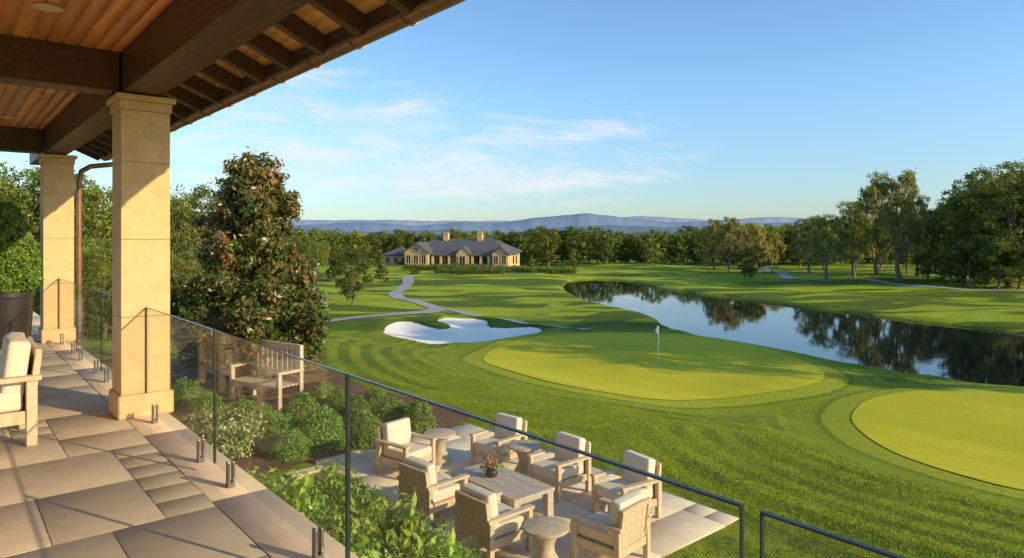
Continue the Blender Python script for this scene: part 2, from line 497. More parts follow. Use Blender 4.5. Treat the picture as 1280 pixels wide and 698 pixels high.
def ribbon(name, pxs, width, label):
    P = chaikin([survey(*p) for p in pxs], 3, closed=False)
    P = np.array(P); Vv = []; Ff = []
    for i in range(len(P)):
        t_ = P[min(i+1, len(P)-1)]-P[max(i-1, 0)]; nrm = np.array([-t_[1], t_[0]]); nrm /= np.linalg.norm(nrm)+1e-9
        for k in (-1, -.33, .33, 1): Vv.append(P[i]+nrm*k*width/2)
    Vv = np.array(Vv); z = Hfull(Vv[:, 0], Vv[:, 1])+.05
    for i in range(len(P)-1):
        for k in range(3):
            Ff.append((i*4+k, i*4+k+1, (i+1)*4+k+1, (i+1)*4+k))
    me = arr_mesh(name, np.column_stack([Vv, z]), Ff, [M_path], smooth=True)
    setprops(add(name, me), label, 'path', kind='structure')
ribbon('cart_path', [(514,344),(507,348),(512,353),(505,359),(490,366),(503,374),(536,380),(550,385),(540,391),(500,395),(450,398),(405,402),(330,408),(250,410)], 1.7, 'pale asphalt cart path curving across the fairway')
ribbon('cart_path', [(546,383),(590,391),(650,401),(700,408),(735,413)], 1.2, 'narrow pale cart path leading past the bunker')
ribbon('cart_path', [(950,333),(975,341),(985,347),(1005,351),(1040,352)], 2.0, 'pale asphalt cart path near the oaks')
ribbon('cart_path', [(1080,350),(1110,356),(1150,361),(1210,364),(1300,366)], 2.0, 'pale asphalt cart path beside the woods')

# ------------------------------------------------------------------ hills
def hills(name, d, prof, depth, mat, label, seed):
    rs = np.random.default_rng(seed)
    n = 500; pxs = np.linspace(prof[0][0], prof[-1][0], n)
    top = np.interp(pxs, [p[0] for p in prof], [p[1] for p in prof])
    ns = np.zeros(n)
    for k in range(1, 7):
        ns += np.interp(np.arange(n), np.linspace(0, n, 8*2**k), rs.uniform(-1, 1, 8*2**k))*3.8/1.7**k
    top = top-ns
    rows = []
    for j, (f, dd) in enumerate(((0, -1.0), (.35, -.6), (.7, -.3), (1, 0), (.6, .4), (0, 1))):
        D = d+dd*depth
        h = (EYE+(HY-top)/FP*d+5)*f*(1+0.06*rs.uniform(-1, 1, n)*(0 < f < 1))-5
        ang = (pxs-CX)/FP
        rows.append(np.stack([ang*D, np.full(n, D), h], -1))
    Vv = np.concatenate(rows); idx = np.arange(6*n).reshape(6, n)
    Ff = np.stack([idx[:-1, :-1], idx[:-1, 1:], idx[1:, 1:], idx[1:, :-1]], -1).reshape(-1, 4)
    setprops(add(name, arr_mesh(name, Vv, Ff, [mat], smooth=True)), label, 'hills', kind='structure')
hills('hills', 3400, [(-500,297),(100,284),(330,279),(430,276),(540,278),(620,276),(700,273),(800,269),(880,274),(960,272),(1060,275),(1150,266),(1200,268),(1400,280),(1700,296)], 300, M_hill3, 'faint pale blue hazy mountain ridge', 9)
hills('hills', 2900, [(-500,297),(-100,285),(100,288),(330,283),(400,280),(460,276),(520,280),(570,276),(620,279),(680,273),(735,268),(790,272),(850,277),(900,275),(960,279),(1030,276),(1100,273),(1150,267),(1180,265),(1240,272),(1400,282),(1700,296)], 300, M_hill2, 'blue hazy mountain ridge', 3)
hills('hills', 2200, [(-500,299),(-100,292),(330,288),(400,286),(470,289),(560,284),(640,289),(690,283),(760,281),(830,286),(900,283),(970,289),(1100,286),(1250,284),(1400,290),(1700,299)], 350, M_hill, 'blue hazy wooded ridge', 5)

# ------------------------------------------------------------------ vegetation generators
def leaf_arrays(C, OUT, size, rs, bias=.8, aspect=.55):
    n = len(C)
    nr = rs.normal(size=(n, 3)); nr += OUT*bias*1.6
    nr /= np.linalg.norm(nr, axis=1)[:, None]+1e-9
    tv = np.cross(nr, rs.normal(size=(n, 3))); tv /= np.linalg.norm(tv, axis=1)[:, None]+1e-9
    bv = np.cross(nr, tv)
    L = size*(.65+.7*rs.random(n))[:, None]
    V = np.stack([C-tv*L/2, C+bv*L*aspect/2, C+tv*L/2, C-bv*L*aspect/2], 1).reshape(-1, 3)
    Fq = np.arange(n*4).reshape(n, 4)
    return V, Fq
def crown_arrays(lobes, nleaf, size, rs, clumps=14, spread=.30, inner=.35, aspect=.55, tintsd=.14, bias=.8):
    Cs = []; O = []; T = []
    vol = np.array([max(l[1])**2 for l in lobes]); vol = vol/vol.sum()
    for (c, r), w in zip(lobes, vol):
        c = np.array(c); r = np.array(r)
        m = max(10, int(nleaf*w))
        d = rs.normal(size=(clumps, 3)); d /= np.linalg.norm(d, axis=1)[:, None]
        rad = inner+(1-inner)*rs.random(clumps)**.5
        cc = d*rad[:, None]
        ct = rs.normal(.42, .17, clumps)
        which = rs.integers(0, clumps, m)
        p = cc[which]+rs.normal(size=(m, 3))*spread*.6
        Cs.append(c+p*r)
        o = p/(np.linalg.norm(p, axis=1)[:, None]+1e-9); O.append(o)
        T.append(np.clip(ct[which]+rs.normal(0, tintsd, m), 0, 1))
    C = np.concatenate(Cs); O = np.concatenate(O); T = np.concatenate(T)
    V, Fq = leaf_arrays(C, O, size, rs, bias, aspect)
    return V, Fq, np.repeat(T, 4)

def gen_tree(H, base, R, nl, lr, nleaf, size, seed, shape='round', trunk_r=None, limbs=True, clumps=14, lean=0):
    rs = np.random.default_rng(seed)
    lobes = []
    for i in range(nl):
        tt = (i+.5)/nl; tt = tt if shape != 'round' else (tt*.92+.04)
        an = i*2.4+rs.uniform(-.5, .5)
        if shape == 'round': pr = R*math.sqrt(max(.05, 1-(2*tt-1)**2*.85))*(1.0 if tt > .3 else .9)
        elif shape == 'cone': pr = R*(1-tt)**.75+.05*R
        elif shape == 'spread': pr = R*(1.0 if tt < .6 else math.sqrt(max(0.02, 1-((tt-.6)/.42)**2)))
        elif shape == 'col': pr = R*.5
        k = rs.uniform(.45, .85) if shape != 'spread' else rs.uniform(.35, .95)
        r = lr*rs.uniform(.7, 1.25)
        if shape == 'cone': r *= (1.15-.65*tt)
        z = base+(H-base)*tt
        z = min(z, H-r*.7)
        lobes.append(((math.cos(an)*pr*k+lean*z, math.sin(an)*pr*k, max(z, base+r*.5)), (r, r, r*rs.uniform(.65, .85))))
    CV, CF, T = crown_arrays(lobes, nleaf, size, rs, clumps)
    tr = trunk_r or H*.022
    TV = []; TF = []
    def addt(pts, rad, n=7):
        v, f = tube_arr(pts, rad, n); o = len(TV); TV.extend(v); TF.extend([tuple(a+o for a in q) for q in f])
    top = H*.82
    pts = [(lean*top*k+rs.normal(0, tr*.6)*(k > 0), rs.normal(0, tr*.6)*(k > 0), top*k) for k in (0, .04, .15, .3, .5, .75, 1)]
    pts[0] = (0, 0, -.3)
    addt(pts, [tr*1.7, tr*1.25, tr, tr*.88, tr*.7, tr*.42, tr*.12], 9)
    if limbs:
        for c, r in lobes:
            zb = max(base*.75, c[2]*.62-.1*H*rs.random())
            k = zb/top
            s0 = np.array([lean*zb, 0, zb]); e = np.array(c)
            mid = (s0+e)/2+np.array([0, 0, -.04*H*rs.random()])+rs.normal(0, .02*H, 3)
            rr = tr*(.5-.3*min(1, k))
            addt([s0, s0*.7+mid*.3+rs.normal(0, .008*H, 3), mid, e], [rr, rr*.8, rr*.6, rr*.2], 6)
    return (np.array(TV), np.array(TF)), (CV, CF, T), lobes

protos = {}
def proto(name, leafmat, mossmat=None, joined=False, nmoss=10, **k):
    (TV, TF), (CV, CF, T), lobes = gen_tree(**k)
    if joined:
        me = arr_mesh(name, np.vstack([TV, CV]), np.vstack([TF, CF+len(TV)]), [M_bark, leafmat], tint=np.concatenate([np.zeros(len(TV)), T]),
                      matidx=np.concatenate([np.zeros(len(TF)), np.ones(len(CF))]))
        protos[name] = (me, k['H']); return
    tm = arr_mesh(name+'_trunk', TV, TF, [M_bark], smooth=True)
    cm = arr_mesh(name+'_crown', CV, CF, [leafmat], tint=T)
    mm = None
    if mossmat:
        rs = np.random.default_rng(k['seed']+99)
        Vs = []; T2 = []
        for c, r in lobes:
            for _ in range(nmoss):
                q = np.array(c)+rs.normal(size=3)*np.array(r)*.5; q[2] = c[2]-r[2]*rs.uniform(.1, .8)
                for s_ in range(7):
                    q2 = q+rs.normal(0, .14, 3)
                    L = rs.uniform(.3, 1.15); w = rs.uniform(.04, .10); a = rs.uniform(0, math.pi); dx, dy = math.cos(a)*w, math.sin(a)*w
                    Vs += [q2+[dx, dy, 0], q2+[-dx, -dy, 0], q2+[-dx*.3, -dy*.3, -L], q2+[dx*.3, dy*.3, -L]]
                    T2 += [rs.random()]*4
        Vs = np.array(Vs); mm = arr_mesh(name+'_moss', Vs, np.arange(len(Vs)).reshape(-1, 4), [mossmat], tint=T2)
    protos[name] = (tm, cm, mm, k['H'])
def place(pname, x, y, H, name, label, cat, group=None, rot=None, wide=1.0, z=None):
    pr = protos[pname]
    z = hz(x, y) if z is None else z
    rot = random.uniform(0, 6.28) if rot is None else rot
    if len(pr) == 2:
        s = H/pr[1]; o = add(name, pr[0], location=(x, y, z-.05), rotz=rot); o.scale = (s*wide, s*wide, s)
        return setprops(o, label, cat, group)
    s = H/pr[3]
    e = empty(name, (x, y, z-.05), rot, (s*wide, s*wide, s))
    add('trunk', pr[0], e); add('crown', pr[1], e)
    if pr[2]: add('hanging_moss', pr[2], e)
    return setprops(e, label, cat, group)

proto('oakA', L_oak, L_moss, H=15, base=5.2, R=5.2, nl=22, lr=1.45, nleaf=13500, size=.26, seed=11, shape='spread', trunk_r=.34)
proto('oakB', L_oak, L_moss, H=15, base=4.6, R=4.4, nl=20, lr=1.35, nleaf=12000, size=.26, seed=23, shape='spread', trunk_r=.31)
proto('goldA', L_gold, L_moss, nmoss=18, H=10, base=2.8, R=3.4, nl=13, lr=1.2, nleaf=8000, size=.24, seed=31, shape='spread', trunk_r=.2)
proto('woodA', L_dark, H=14, base=1.9, R=4.4, nl=28, lr=1.45, nleaf=11500, size=.33, seed=41, trunk_r=.3)
proto('woodB', L_oak, H=14, base=1.8, R=3.6, nl=26, lr=1.4, nleaf=10500, size=.33, seed=43, trunk_r=.28)
proto('leftA', L_far, H=10, base=1.2, R=3.3, nl=24, lr=1.2, nleaf=15000, size=.19, seed=47)
proto('leftB', L_oak, H=10, base=1.0, R=2.8, nl=22, lr=1.1, nleaf=14000, size=.19, seed=49)
proto('small', L_dark, H=5.5, base=.9, R=1.9, nl=14, lr=.85, nleaf=9000, size=.16, seed=53, trunk_r=.1)
proto('colm', L_far, H=6, base=.5, R=.9, nl=12, lr=.7, nleaf=5000, size=.18, seed=59, shape='cone', trunk_r=.1)
for i, (sd, R_, lm, sh) in enumerate(((61, 3.0, L_far, 'round'), (67, 3.4, L_far, 'round'), (71, 2.6, L_dark, 'round'), (73, 3.2, L_oak, 'round'), (79, 2.8, L_gold, 'round'))):
    proto('far%d' % i, lm, joined=True, H=9, base=.8, R=R_, nl=18, lr=1.15, nleaf=3600, size=.42, seed=sd, shape=sh, limbs=False)

# far tree line (individuals)
GT = 'trees of the far woods edge'
px = 372.0; k = 0
while px < 1190:
    d = random.uniform(160, 178)
    if 485 < px < 650: d = random.uniform(172, 188)
    x, y = bear(px, d)
    yt = np.interp(px, [370, 450, 500, 640, 680, 740, 800, 880, 940, 1000, 1060, 1190], [292, 292, 289, 292, 284, 287, 290, 286, 282, 280, 277, 264])+random.uniform(-4, 6)
    H = EYE+(HY-yt)/FP*d+4.8
    ty = random.choices([0, 1, 2, 3, 4], [4, 4, 3, 3, 1])[0]
    place('far%d' % ty, x, y, H, 'woodland_tree', ('golden' if ty == 4 else 'green')+' broadleaf tree at the edge of the far woods', 'tree', GT, wide=random.uniform(.85, 1.2))
    px += random.uniform(7.5, 12.5); k += 1
# woods mass behind
rs = np.random.default_rng(5)
AV = []; AF = []; AT = []; off = 0
(TVx, TFx), (CVx, CFx, Tx), _ = gen_tree(H=9, base=.2, R=3.2, nl=14, lr=1.4, nleaf=1500, size=.7, seed=5, limbs=False)
for i in range(230):
    px = rs.uniform(-60, 1380); d = rs.uniform(192, 260)
    if px < 330: d = rs.uniform(85, 150)
    x, y = bear(px, d)
    yt = np.interp(px, [-60, 330, 500, 700, 900, 1060, 1300], [262, 284, 293, 291, 290, 284, 264])+rs.uniform(-3, 6)
    H = EYE+(HY-yt)/FP*d+4.8
    a = rs.uniform(0, 6.28); s = H/9; R_ = np.array([[math.cos(a), -math.sin(a), 0], [math.sin(a), math.cos(a), 0], [0, 0, 1]])
    AV.append((CVx*s) @ R_.T+[x, y, -4.9]); AF.append(CFx+off); off += len(CVx); AT.append(np.clip(Tx+rs.normal(0, .08), 0, 1))
setprops(add('woods', arr_mesh('woods', np.vstack(AV), np.vstack(AF), [L_far], tint=np.concatenate(AT))), 'dense green woods behind the fairways', 'woods', kind='stuff')

# right-hand woods
GR = 'tall trees beside the cart path'
for (px, d, yt, ty, w) in [(1182, 100, 262, 'woodA', .9), (1205, 92, 238, 'woodB', 1.1), (1232, 96, 218, 'woodA', 1.1), (1262, 88, 206, 'leftA', 1.15), (1290, 92, 204, 'woodB', 1.2), (1320, 86, 214, 'woodA', 1.1),
                       (1188, 112, 252, 'woodB', 1.0), (1218, 110, 236, 'leftA', 1.1), (1250, 106, 222, 'woodB', 1.2), (1285, 104, 212, 'woodA', 1.1), (1160, 118, 268, 'woodB', .9), (1135, 124, 272, 'woodA', .8), 
                       (1100, 135, 278, 'woodA', .8), (1070, 140, 275, 'woodB', .9), (1000, 150, 283, 'woodA', .8), (1030, 140, 280, 'woodB', .9), (970, 152, 284, 'woodB', .9)]:
    x, y = bear(px, d)
    place(ty, x, y, EYE+(HY-yt)/FP*d+4.8, 'broadleaf_tree', 'tall dark green broadleaf tree in dense woods', 'tree', GR, wide=w)
for (px, py, yt, w) in [(1188, 358, 305, 1), (1212, 360, 300, 1.1), (1250, 362, 296, 1.2), (1275, 362, 300, 1.1), (1160, 352, 318, 1.2), (1232, 358, 312, 1)]:
    x, y = survey(px, py); place('small', x, y, EYE+(HY-yt)/FP*y+4.8, 'understory_tree', 'small dark leafy tree at the woods edge', 'tree', 'small trees at the woods edge', wide=w*1.1)
# unseen trees added past the second green to throw shadow on the first
for (x, y, H, ty) in [(40, 27.5, 19, 'woodA'), (44.5, 24.5, 20, 'woodB'), (50, 30, 20, 'woodB'), (41, 22.0, 18, 'woodA'), (50, 24.5, 24, 'woodA')]:
    place(ty, x, y, H, 'broadleaf_tree', 'unseen tall broadleaf tree added to shade the first green', 'tree', GR, wide=1.0)
# oaks with hanging moss
for (px, py, yt, ty, w) in [(1122, 352, 214, 'oakA', .85), (1096, 347, 236, 'oakB', .95), (1068, 348, 252, 'oakB', .95), (1032, 349, 268, 'oakA', 1.0), (1012, 343, 274, 'oakB', 1.1), (1146, 347, 246, 'oakB', .8)]:
    x, y = survey(px, py); place(ty, x, y, EYE+(HY-yt)/FP*y+4.8, 'oak_tree', 'tall spreading oak hung with pale moss', 'tree', 'oaks beyond the pond', wide=w)
for (px, py, yt, w) in [(893, 338, 276, .9), (912, 340, 273, .95), (944, 339, 280, 1), (965, 338, 290, .8)]:
    x, y = survey(px, py); place('goldA', x, y, EYE+(HY-yt)/FP*y+4.8, 'golden_tree', 'golden sunlit tree hung with moss', 'tree', 'golden trees beyond the pond', wide=w)
x, y = survey(938, 350); place('small', x, y, 5.4, 'small_tree', 'small round green tree on the fairway', 'tree', wide=1.2)
x, y = survey(442, 385); place('small', x, y, 5.4, 'lawn_tree', 'dark round tree standing alone on the lawn', 'tree', wide=1.0)
for px, py, yt in [(416, 348, 312), (476, 352, 318), (428, 345, 316), (716, 336, 312), (664, 338, 318)]:
    x, y = survey(px, py); place('colm', x, y, EYE+(HY-yt)/FP*y+4.8, 'upright_tree', 'slender upright green tree on the fairway edge', 'tree', 'slender trees on the fairways', wide=1.5)
for px, d, yt, ty, w in [(388, 128, 300, 'leftA', .9), (405, 140, 303, 'leftB', .9), (368, 130, 296, 'leftB', .9), 
                      (243, 44, 233, 'leftA', .85), (218, 52, 240, 'leftB', 1), (272, 68, 272, 'leftA', 1), (305, 84, 284, 'leftB', 1), (340, 110, 290, 'leftA', 1),
                      (122, 34, 228, 'leftB', 1.0), (150, 42, 240, 'leftA', 1.), (100, 40, 236, 'leftA', 1.), (185, 44, 250, 'leftB', 1.),
                      (42, 36, 212, 'leftA', 1.), (8, 34, 206, 'leftA', 1.05), (62, 40, 210, 'leftB', 1.), (-25, 36, 210, 'leftB', 1.),
                      (222, 32, 312, 'leftB', 1.0), (205, 26, 322, 'leftA', .9), (130, 25, 300, 'leftA', .9), (98, 24, 310, 'leftB', .9), (30, 26, 300, 'leftB', 1.), (160, 28, 310, 'leftB', .9)]:
    x, y = bear(px, d); z = hz(x, y)
    place(ty, x, y, EYE+(HY-yt)/FP*d-z, 'garden_tree', 'leafy green tree beyond the terrace', 'tree', 'trees beyond the terrace', wide=w)

# magnolia
rs = np.random.default_rng(101)
mx_, my_ = bear(315, 17.2); mz = hz(mx_, my_)
Hm = EYE+(HY-192)/FP*17.2-mz
lobes = []
nl = 84
for i in range(nl):
    tt = (i+.5)/nl
    pr = 1.78*(1-max(0, (tt-.25)/.78)**1.7)**.8*(.72+.28*min(1, tt/.18))*(1+.06*math.sin(tt*21))
    an = i*2.399+rs.uniform(-.4, .4); r = rs.uniform(.30, .50)*(1.05-.30*tt)
    kk = rs.uniform(.40, 1.0)
    lobes.append(((math.cos(an)*pr*kk+.06*math.sin(tt*9), math.sin(an)*pr*kk, .50+(Hm-.78)*tt), (r, r, r*.9)))
CV, CF, T = crown_arrays(lobes, 72000, .135, rs, clumps=10, spread=.42, inner=.3, aspect=.45, tintsd=.22, bias=.7)
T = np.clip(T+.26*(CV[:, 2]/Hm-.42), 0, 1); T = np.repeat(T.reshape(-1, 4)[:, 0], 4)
TV = []; TF = []
def addt(pts, rad, n=7):
    v, f = tube_arr(pts, rad, n); o = len(TV); TV.extend(v); TF.extend([tuple(a+o for a in q) for q in f])
addt([(0, 0, -.3), (0, 0, .3), (.05, .02, 2), (0, .05, 4), (.05, 0, Hm*.93)], [.2, .15, .12, .08, .02], 9)
for c, r in lobes:
    addt([(0, 0, c[2]*.8), (c[0]*.5, c[1]*.5, c[2]*.86), c], [.045, .03, .01], 6)
e = empty('magnolia_tree', (mx_, my_, mz))
add('trunk', arr_mesh('magnolia_trunk', TV, TF, [M_bark], smooth=True), e)
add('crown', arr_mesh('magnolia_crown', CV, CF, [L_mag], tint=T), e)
setprops(e, 'magnolia with glossy green and russet leaves in a mulch bed', 'tree')

# mulch bed
bed = chaikin([tuple(loc(v, u)[:2]) for v, u in [(1.9, 10.0), (5, 10.64), (8.05, 10.64), (8.5, 11.8), (7.7, 14), (8.0, 16.5), (7.9, 19), (5.6, 21), (3, 21.5), (1.9, 20.5)]], 1)
drape('mulch_bed', bed, .4, lambda x, y: Hfull(x, y)+.05+.03*np.sin(x*5)*np.sin(y*6), M_soil, 'brown bark mulch planting bed', 'mulch bed')

# shrubs
def shrub_mesh(name, mat, n, size, seed, nl=9, flat=.8, aspect=.5, ts=.14):
    rs = np.random.default_rng(seed); lb = []
    for i in range(nl):
        a = i*2.4; k = rs.uniform(.15, .6)*.5
        lb.append(((math.cos(a)*k, math.sin(a)*k, rs.uniform(.2, .62)*flat), (.27*rs.uniform(.8, 1.2),)*3))
    V, Fq, T = crown_arrays(lb, n, size, rs, 12, .4, .4, aspect, ts)
    V[:, 2] = np.maximum(V[:, 2], 0.0)
    return arr_mesh(name, V, Fq, [mat], tint=T)
def dome_mesh(name, mat, n, size, seed):
    """tight rounded clipped shrub"""
    rs = np.random.default_rng(seed)
    d = rs.normal(size=(n, 3)); d[:, 2] = np.abs(d[:, 2]); d /= np.linalg.norm(d, axis=1)[:, None]
    bump_ = 1+.07*np.sin(d[:, 0]*9+seed)*np.sin(d[:, 1]*8)+.05*np.sin(d[:, 2]*13+d[:, 0]*5)
    rad = (.76+.30*rs.random(n)**1.0)*bump_
    C = d*rad[:, None]*[.5, .5, .80]+[0, 0, .02]
    V, Fq = leaf_arrays(C, d, size, rs, .7, .55)
    T = np.clip(.42+rs.normal(0, .17, n)+.3*(rad/bump_-.92), 0, 1)
    return arr_mesh(name, V, Fq, [mat], tint=np.repeat(T, 4))
def stems_mesh(name):
    TV = []; TF = []
    for i in range(7):
        a = i*.9; v, f = tube_arr([(0.03*math.cos(a), .03*math.sin(a), -.05), (.12*math.cos(a), .12*math.sin(a), .3), (.25*math.cos(a), .25*math.sin(a), .55)], [.02, .013, .006], 5)
        o = len(TV); TV.extend(v); TF.extend([tuple(q+o for q in ff) for ff in f])
    return arr_mesh(name, TV, TF, [M_bark])
STEM = stems_mesh('stems')
SH = [dome_mesh('boxwood%d' % i, L_shrub, 6500, .058, 200+i) for i in range(3)]
SF = shrub_mesh('flowering', L_flower, 4200, .07, 210, ts=.26)
SL = [shrub_mesh('laurel%d' % i, L_laurel, 3000, .11, 220+i, aspect=.38) for i in range(2)]
SLD = shrub_mesh('farshrub', L_dark, 900, .13, 230)
def shrub(me, x, y, w, h, name, label, group, z=None):
    e = empty(name, (x, y, (hz(x, y) if z is None else z)), random.uniform(0, 6), (w, w, h))
    add('foliage', me, e); add('stems', STEM, e)
    setprops(e, label, 'shrub', group)
for i, (px, py, w, h) in enumerate([(521, 540, .66, .75), (487, 534, .66, .72), (458, 558, .62, .72), (446, 536, .6, .75), (424, 524, .6, .8), (402, 562, .8, .9), (378, 542, .75, .9), (346, 560, .7, .75), (330, 546, .55, .7), (232, 512, .7, .8), (258, 524, .65, .7), (405, 512, .6, .7), (300, 540, .7, .75), (470, 514, .5, .6), (365, 575, .6, .6)]):
    x, y = survey(px, py); shrub(SH[i % 3], x, y, w*1.1, h*.95, 'boxwood_shrub', 'rounded green shrub in the mulch bed', 'shrubs in the mulch bed')
for px, py in [(290, 572), (265, 556), (312, 562)]:
    x, y = survey(px, py); shrub(SF, x, y, .85, .85, 'flowering_shrub', 'pale cream flowering shrub beside the terrace', 'flowering shrubs beside the terrace')
# planting between terrace and patio
ZS = ZN+.08
for (v, u, w, h) in [(3.0, 7.6, 1.0, 1.45), (3.5, 7.2, .85, 1.25), (2.8, 7.0, .95, 1.5), (3.6, 7.95, .85, 1.1), (3.05, 8.25, .9, 1.25), (2.4, 7.5, .9, 1.4), (3.9, 7.4, .6, .85),
                     (3.35, 5.75, .85, 1.5), (3.55, 5.35, .8, 1.3), (2.95, 5.5, .85, 1.6), (2.8, 5.0, .9, 1.5), (2.6, 4.6, 1.0, 1.5), (3.2, 4.9, .85, 1.45), (3.75, 4.95, .7, 1.15), (3.3, 4.4, .9, 1.3)]:
    q = loc(v, u); shrub(SL[random.randint(0, 1)], q.x, q.y, w, h*.85, 'laurel_shrub', 'bright green leafy shrub beside the patio', 'leafy shrubs beside the patio', z=ZS)
for i, (v, u, w) in enumerate([(3.5, 6.5, .5), (4.2, 6.9, .5), (4.1, 5.8, .5), (3.2, 6.4, .5), (4.2, 7.7, .55), (3.9, 8.6, .6), (3.2, 8.9, .6), (3.9, 6.3, .5), (4.2, 5.1, .5), (2.8, 6.2, .5), (4.25, 6.35, .35), (3.6, 9.2, .5), (4.25, 8.2, .45), (4.2, 9.0, .5), (4.25, 7.3, .35), (2.6, 8.7, .6)]):
    q = loc(v, u); shrub(SH[i % 3], q.x, q.y, w, w*.8, 'low_shrub', 'low green shrub at the patio edge', 'low shrubs at the patio edge', z=ZS)

# ------------------------------------------------------------------ stonework tiles
def ashlar(w, h, g, seed, sizes):
    rs = random.Random(seed); nx, ny = int(w/g+1e-6), int(h/g+1e-6); occ = [[0]*ny for _ in range(nx)]; out = []
    for j in range(ny):
        for i in range(nx):
            if occ[i][j]: continue
            ss = sizes[:]; rs.shuffle(ss); ss.append((1, 1))
            for a, b in ss:
                if i+a <= nx and j+b <= ny and all(not occ[i+p][j+q] for p in range(a) for q in range(b)):
                    for p in range(a):
                        for q in range(b): occ[i+p][j+q] = 1
                    out.append((i*g, j*g, (i+a)*g, (j+b)*g)); break
    return out
def tile_mesh(name, rects, z, mat, gap=.005, th=.03, seed=1, lip=.004):
    rs = np.random.default_rng(seed); V = []; Fq = []; T = []
    for (x0, y0, x1, y1) in rects:
        o = len(V); dz = rs.normal(0, .0008)
        for ins, zz in ((gap, z-th), (gap, z-lip+dz), (gap+lip, z+dz)):
            V += [(x0+ins, y0+ins, zz), (x1-ins, y0+ins, zz), (x1-ins, y1-ins, zz), (x0+ins, y1-ins, zz)]
        T += [rs.random()]*12
        for l in (0, 4):
            for k_ in range(4): Fq.append((o+l+k_, o+l+(k_+1) % 4, o+l+4+(k_+1) % 4, o+l+4+k_))
        Fq.append((o+8, o+9, o+10, o+11))
    return arr_mesh(name, V, Fq, [mat], tint=T)
BIG = [(3, 2), (2, 2), (3, 3), (4, 2), (2, 3), (4, 3)]
gT = 6.36/22
R0 = [(a-5.0, b-3.0, c-5.0, d-3.0) for a, b, c, d in ashlar(6.361, 25, gT, 4, BIG)]
o = add('terrace_floor', tile_mesh('terrace_floor', R0, 0.0, M_paver, gap=.0035, lip=.003), rotz=TH)
setprops(o, 'large stone slab paving of the raised terrace', 'paving', kind='structure')
b_ = MB(); b_.box((-1.82, 9.5, -.035), (6.36, 25, .06)); o2 = add('grout', b_.mesh('grout', M_grout), o)
rw = add('retaining_wall', MB().box((1.5, 9.5, -1.1), (.30, 25, 2.06)).mesh('retaining_wall', M_stone), rotz=TH)
setprops(rw, 'pale stone retaining wall edging the raised terrace', 'wall')
add('coping', tile_mesh('coping', [(1.362, -3+i*1.9, 1.72, -3+(i+1)*1.9) for i in range(13)], .004, M_coping, gap=.0015, th=.07, seed=3, lip=.003), rw)
# patio
gP = .325
R1 = [(a+4.70, b+4.85, c+4.70, d+4.85) for a, b, c, d in ashlar(3.26, 5.86, gP, 9, [(3, 2), (2, 2), (2, 3), (4, 2)])]
o = add('patio', tile_mesh('patio', R1, ZN+.04, M_patio, seed=8), rotz=TH)
setprops(o, 'pale stone paved garden patio beside the lawn', 'paving', kind='structure')
add('patio_base', MB().box((6.325, 7.77, ZN-.06), (3.23, 5.82, .15)).mesh('patio_base', M_grout), o)
pl = add('stone_kerb', MB().box((4.61, 6.45, ZN+.03), (.15, 6.9, .18), bevel=.01).box((3.1, 9.8, ZN+.06), (2.86, .20, .24), bevel=.01).mesh('stone_kerb', M_coping), rotz=TH)
setprops(pl, 'low pale stone kerb round the shrub bed', 'kerb')
me = pl.data; a = me.attributes.new('tint', 'FLOAT', 'POINT'); a.data.foreach_set('value', np.full(len(me.vertices), .5, np.float32))
add('soil', MB().box((3.10, 6.3, ZN-.04), (2.84, 6.7, .24)).mesh('soil', M_soil), pl)

# ------------------------------------------------------------------ porch columns
def column(v, u, label):
    e = empty('stone_column', loc(v, u), TH)
    w = .42
    add('plinth', MB().box((0, 0, .11), (.475, .475, .22), bevel=.012).mesh('plinth', M_stone), e)
    b = MB()
    zs = [.22, .95, 1.68, 2.41, 2.90]
    for z0, z1 in zip(zs, zs[1:]): b.box((0, 0, (z0+z1)/2), (w, w, z1-z0-.003), bevel=.003)
    add('shaft', b.mesh('shaft', M_stone), e)
    add('capital', MB().box((0, 0, 2.945), (.45, .45, .085), bevel=.006).box((0, 0, 3.018), (.51, .51, .055), bevel=.008).mesh('capital', M_stone), e)
    setprops(e, label, 'column', 'stone porch columns')
column(1.53, 7.42, 'square honey stone column carrying the porch roof beam')
column(1.53, 13.45, 'square honey stone column beside a copper downspout')

# porch roof
pr = empty('porch_roof', loc(0, 6), TH)
def P(m, name): return add(name, m, pr)
Y0 = -6.0
def bx(c, d, bev=.006):
    return MB().box((c[0], c[1]+Y0, c[2]), d, bevel=bev)
P(bx((1.50, 6.2, 3.28), (.32, 18.8, .44)).mesh('beam', M_dark), 'beam')
for u in (1.3, 7.42, 13.45):
    P(bx((-1.83, u, 3.27), (6.30, .30, .40)).mesh('beam', M_dark), 'beam')
V = []; Fq = []; T = []
rs = np.random.default_rng(2)
def plank(x0, x1, y0, y1, zf, T, V, Fq):
    o = len(V); t_ = rs.random()
    ins = .007
    zz = [zf(x0), zf(x1)]
    V += [(x0, y0, zz[0]+.016), (x0+ins, y0, zz[0]), (x1-ins, y0, zz[1]), (x1, y0, zz[1]+.016), (x0, y1, zz[0]+.016), (x0+ins, y1, zz[0]), (x1-ins, y1, zz[1]), (x1, y1, zz[1]+.016)]
    T += [t_]*8
    for a_ in range(3): Fq.append((o+a_, o+a_+4, o+a_+5, o+a_+1))
for u0, u1 in ((-3.2, 1.15), (1.45, 7.27), (7.57, 13.3), (13.6, 15.6)):
    x = -5.0
    while x < 1.33:
        ys = [u0]+sorted(random.uniform(u0+.6, u1-.6) for _ in range(2))+[u1]
        for a_, b2 in zip(ys, ys[1:]): plank(x, min(x+.125, 1.34), a_+.001+Y0, b2-.001+Y0, lambda q: 3.44, T, V, Fq)
        x += .125
P(arr_mesh('ceiling', V, Fq, [M_ceil], tint=T), 'ceiling')
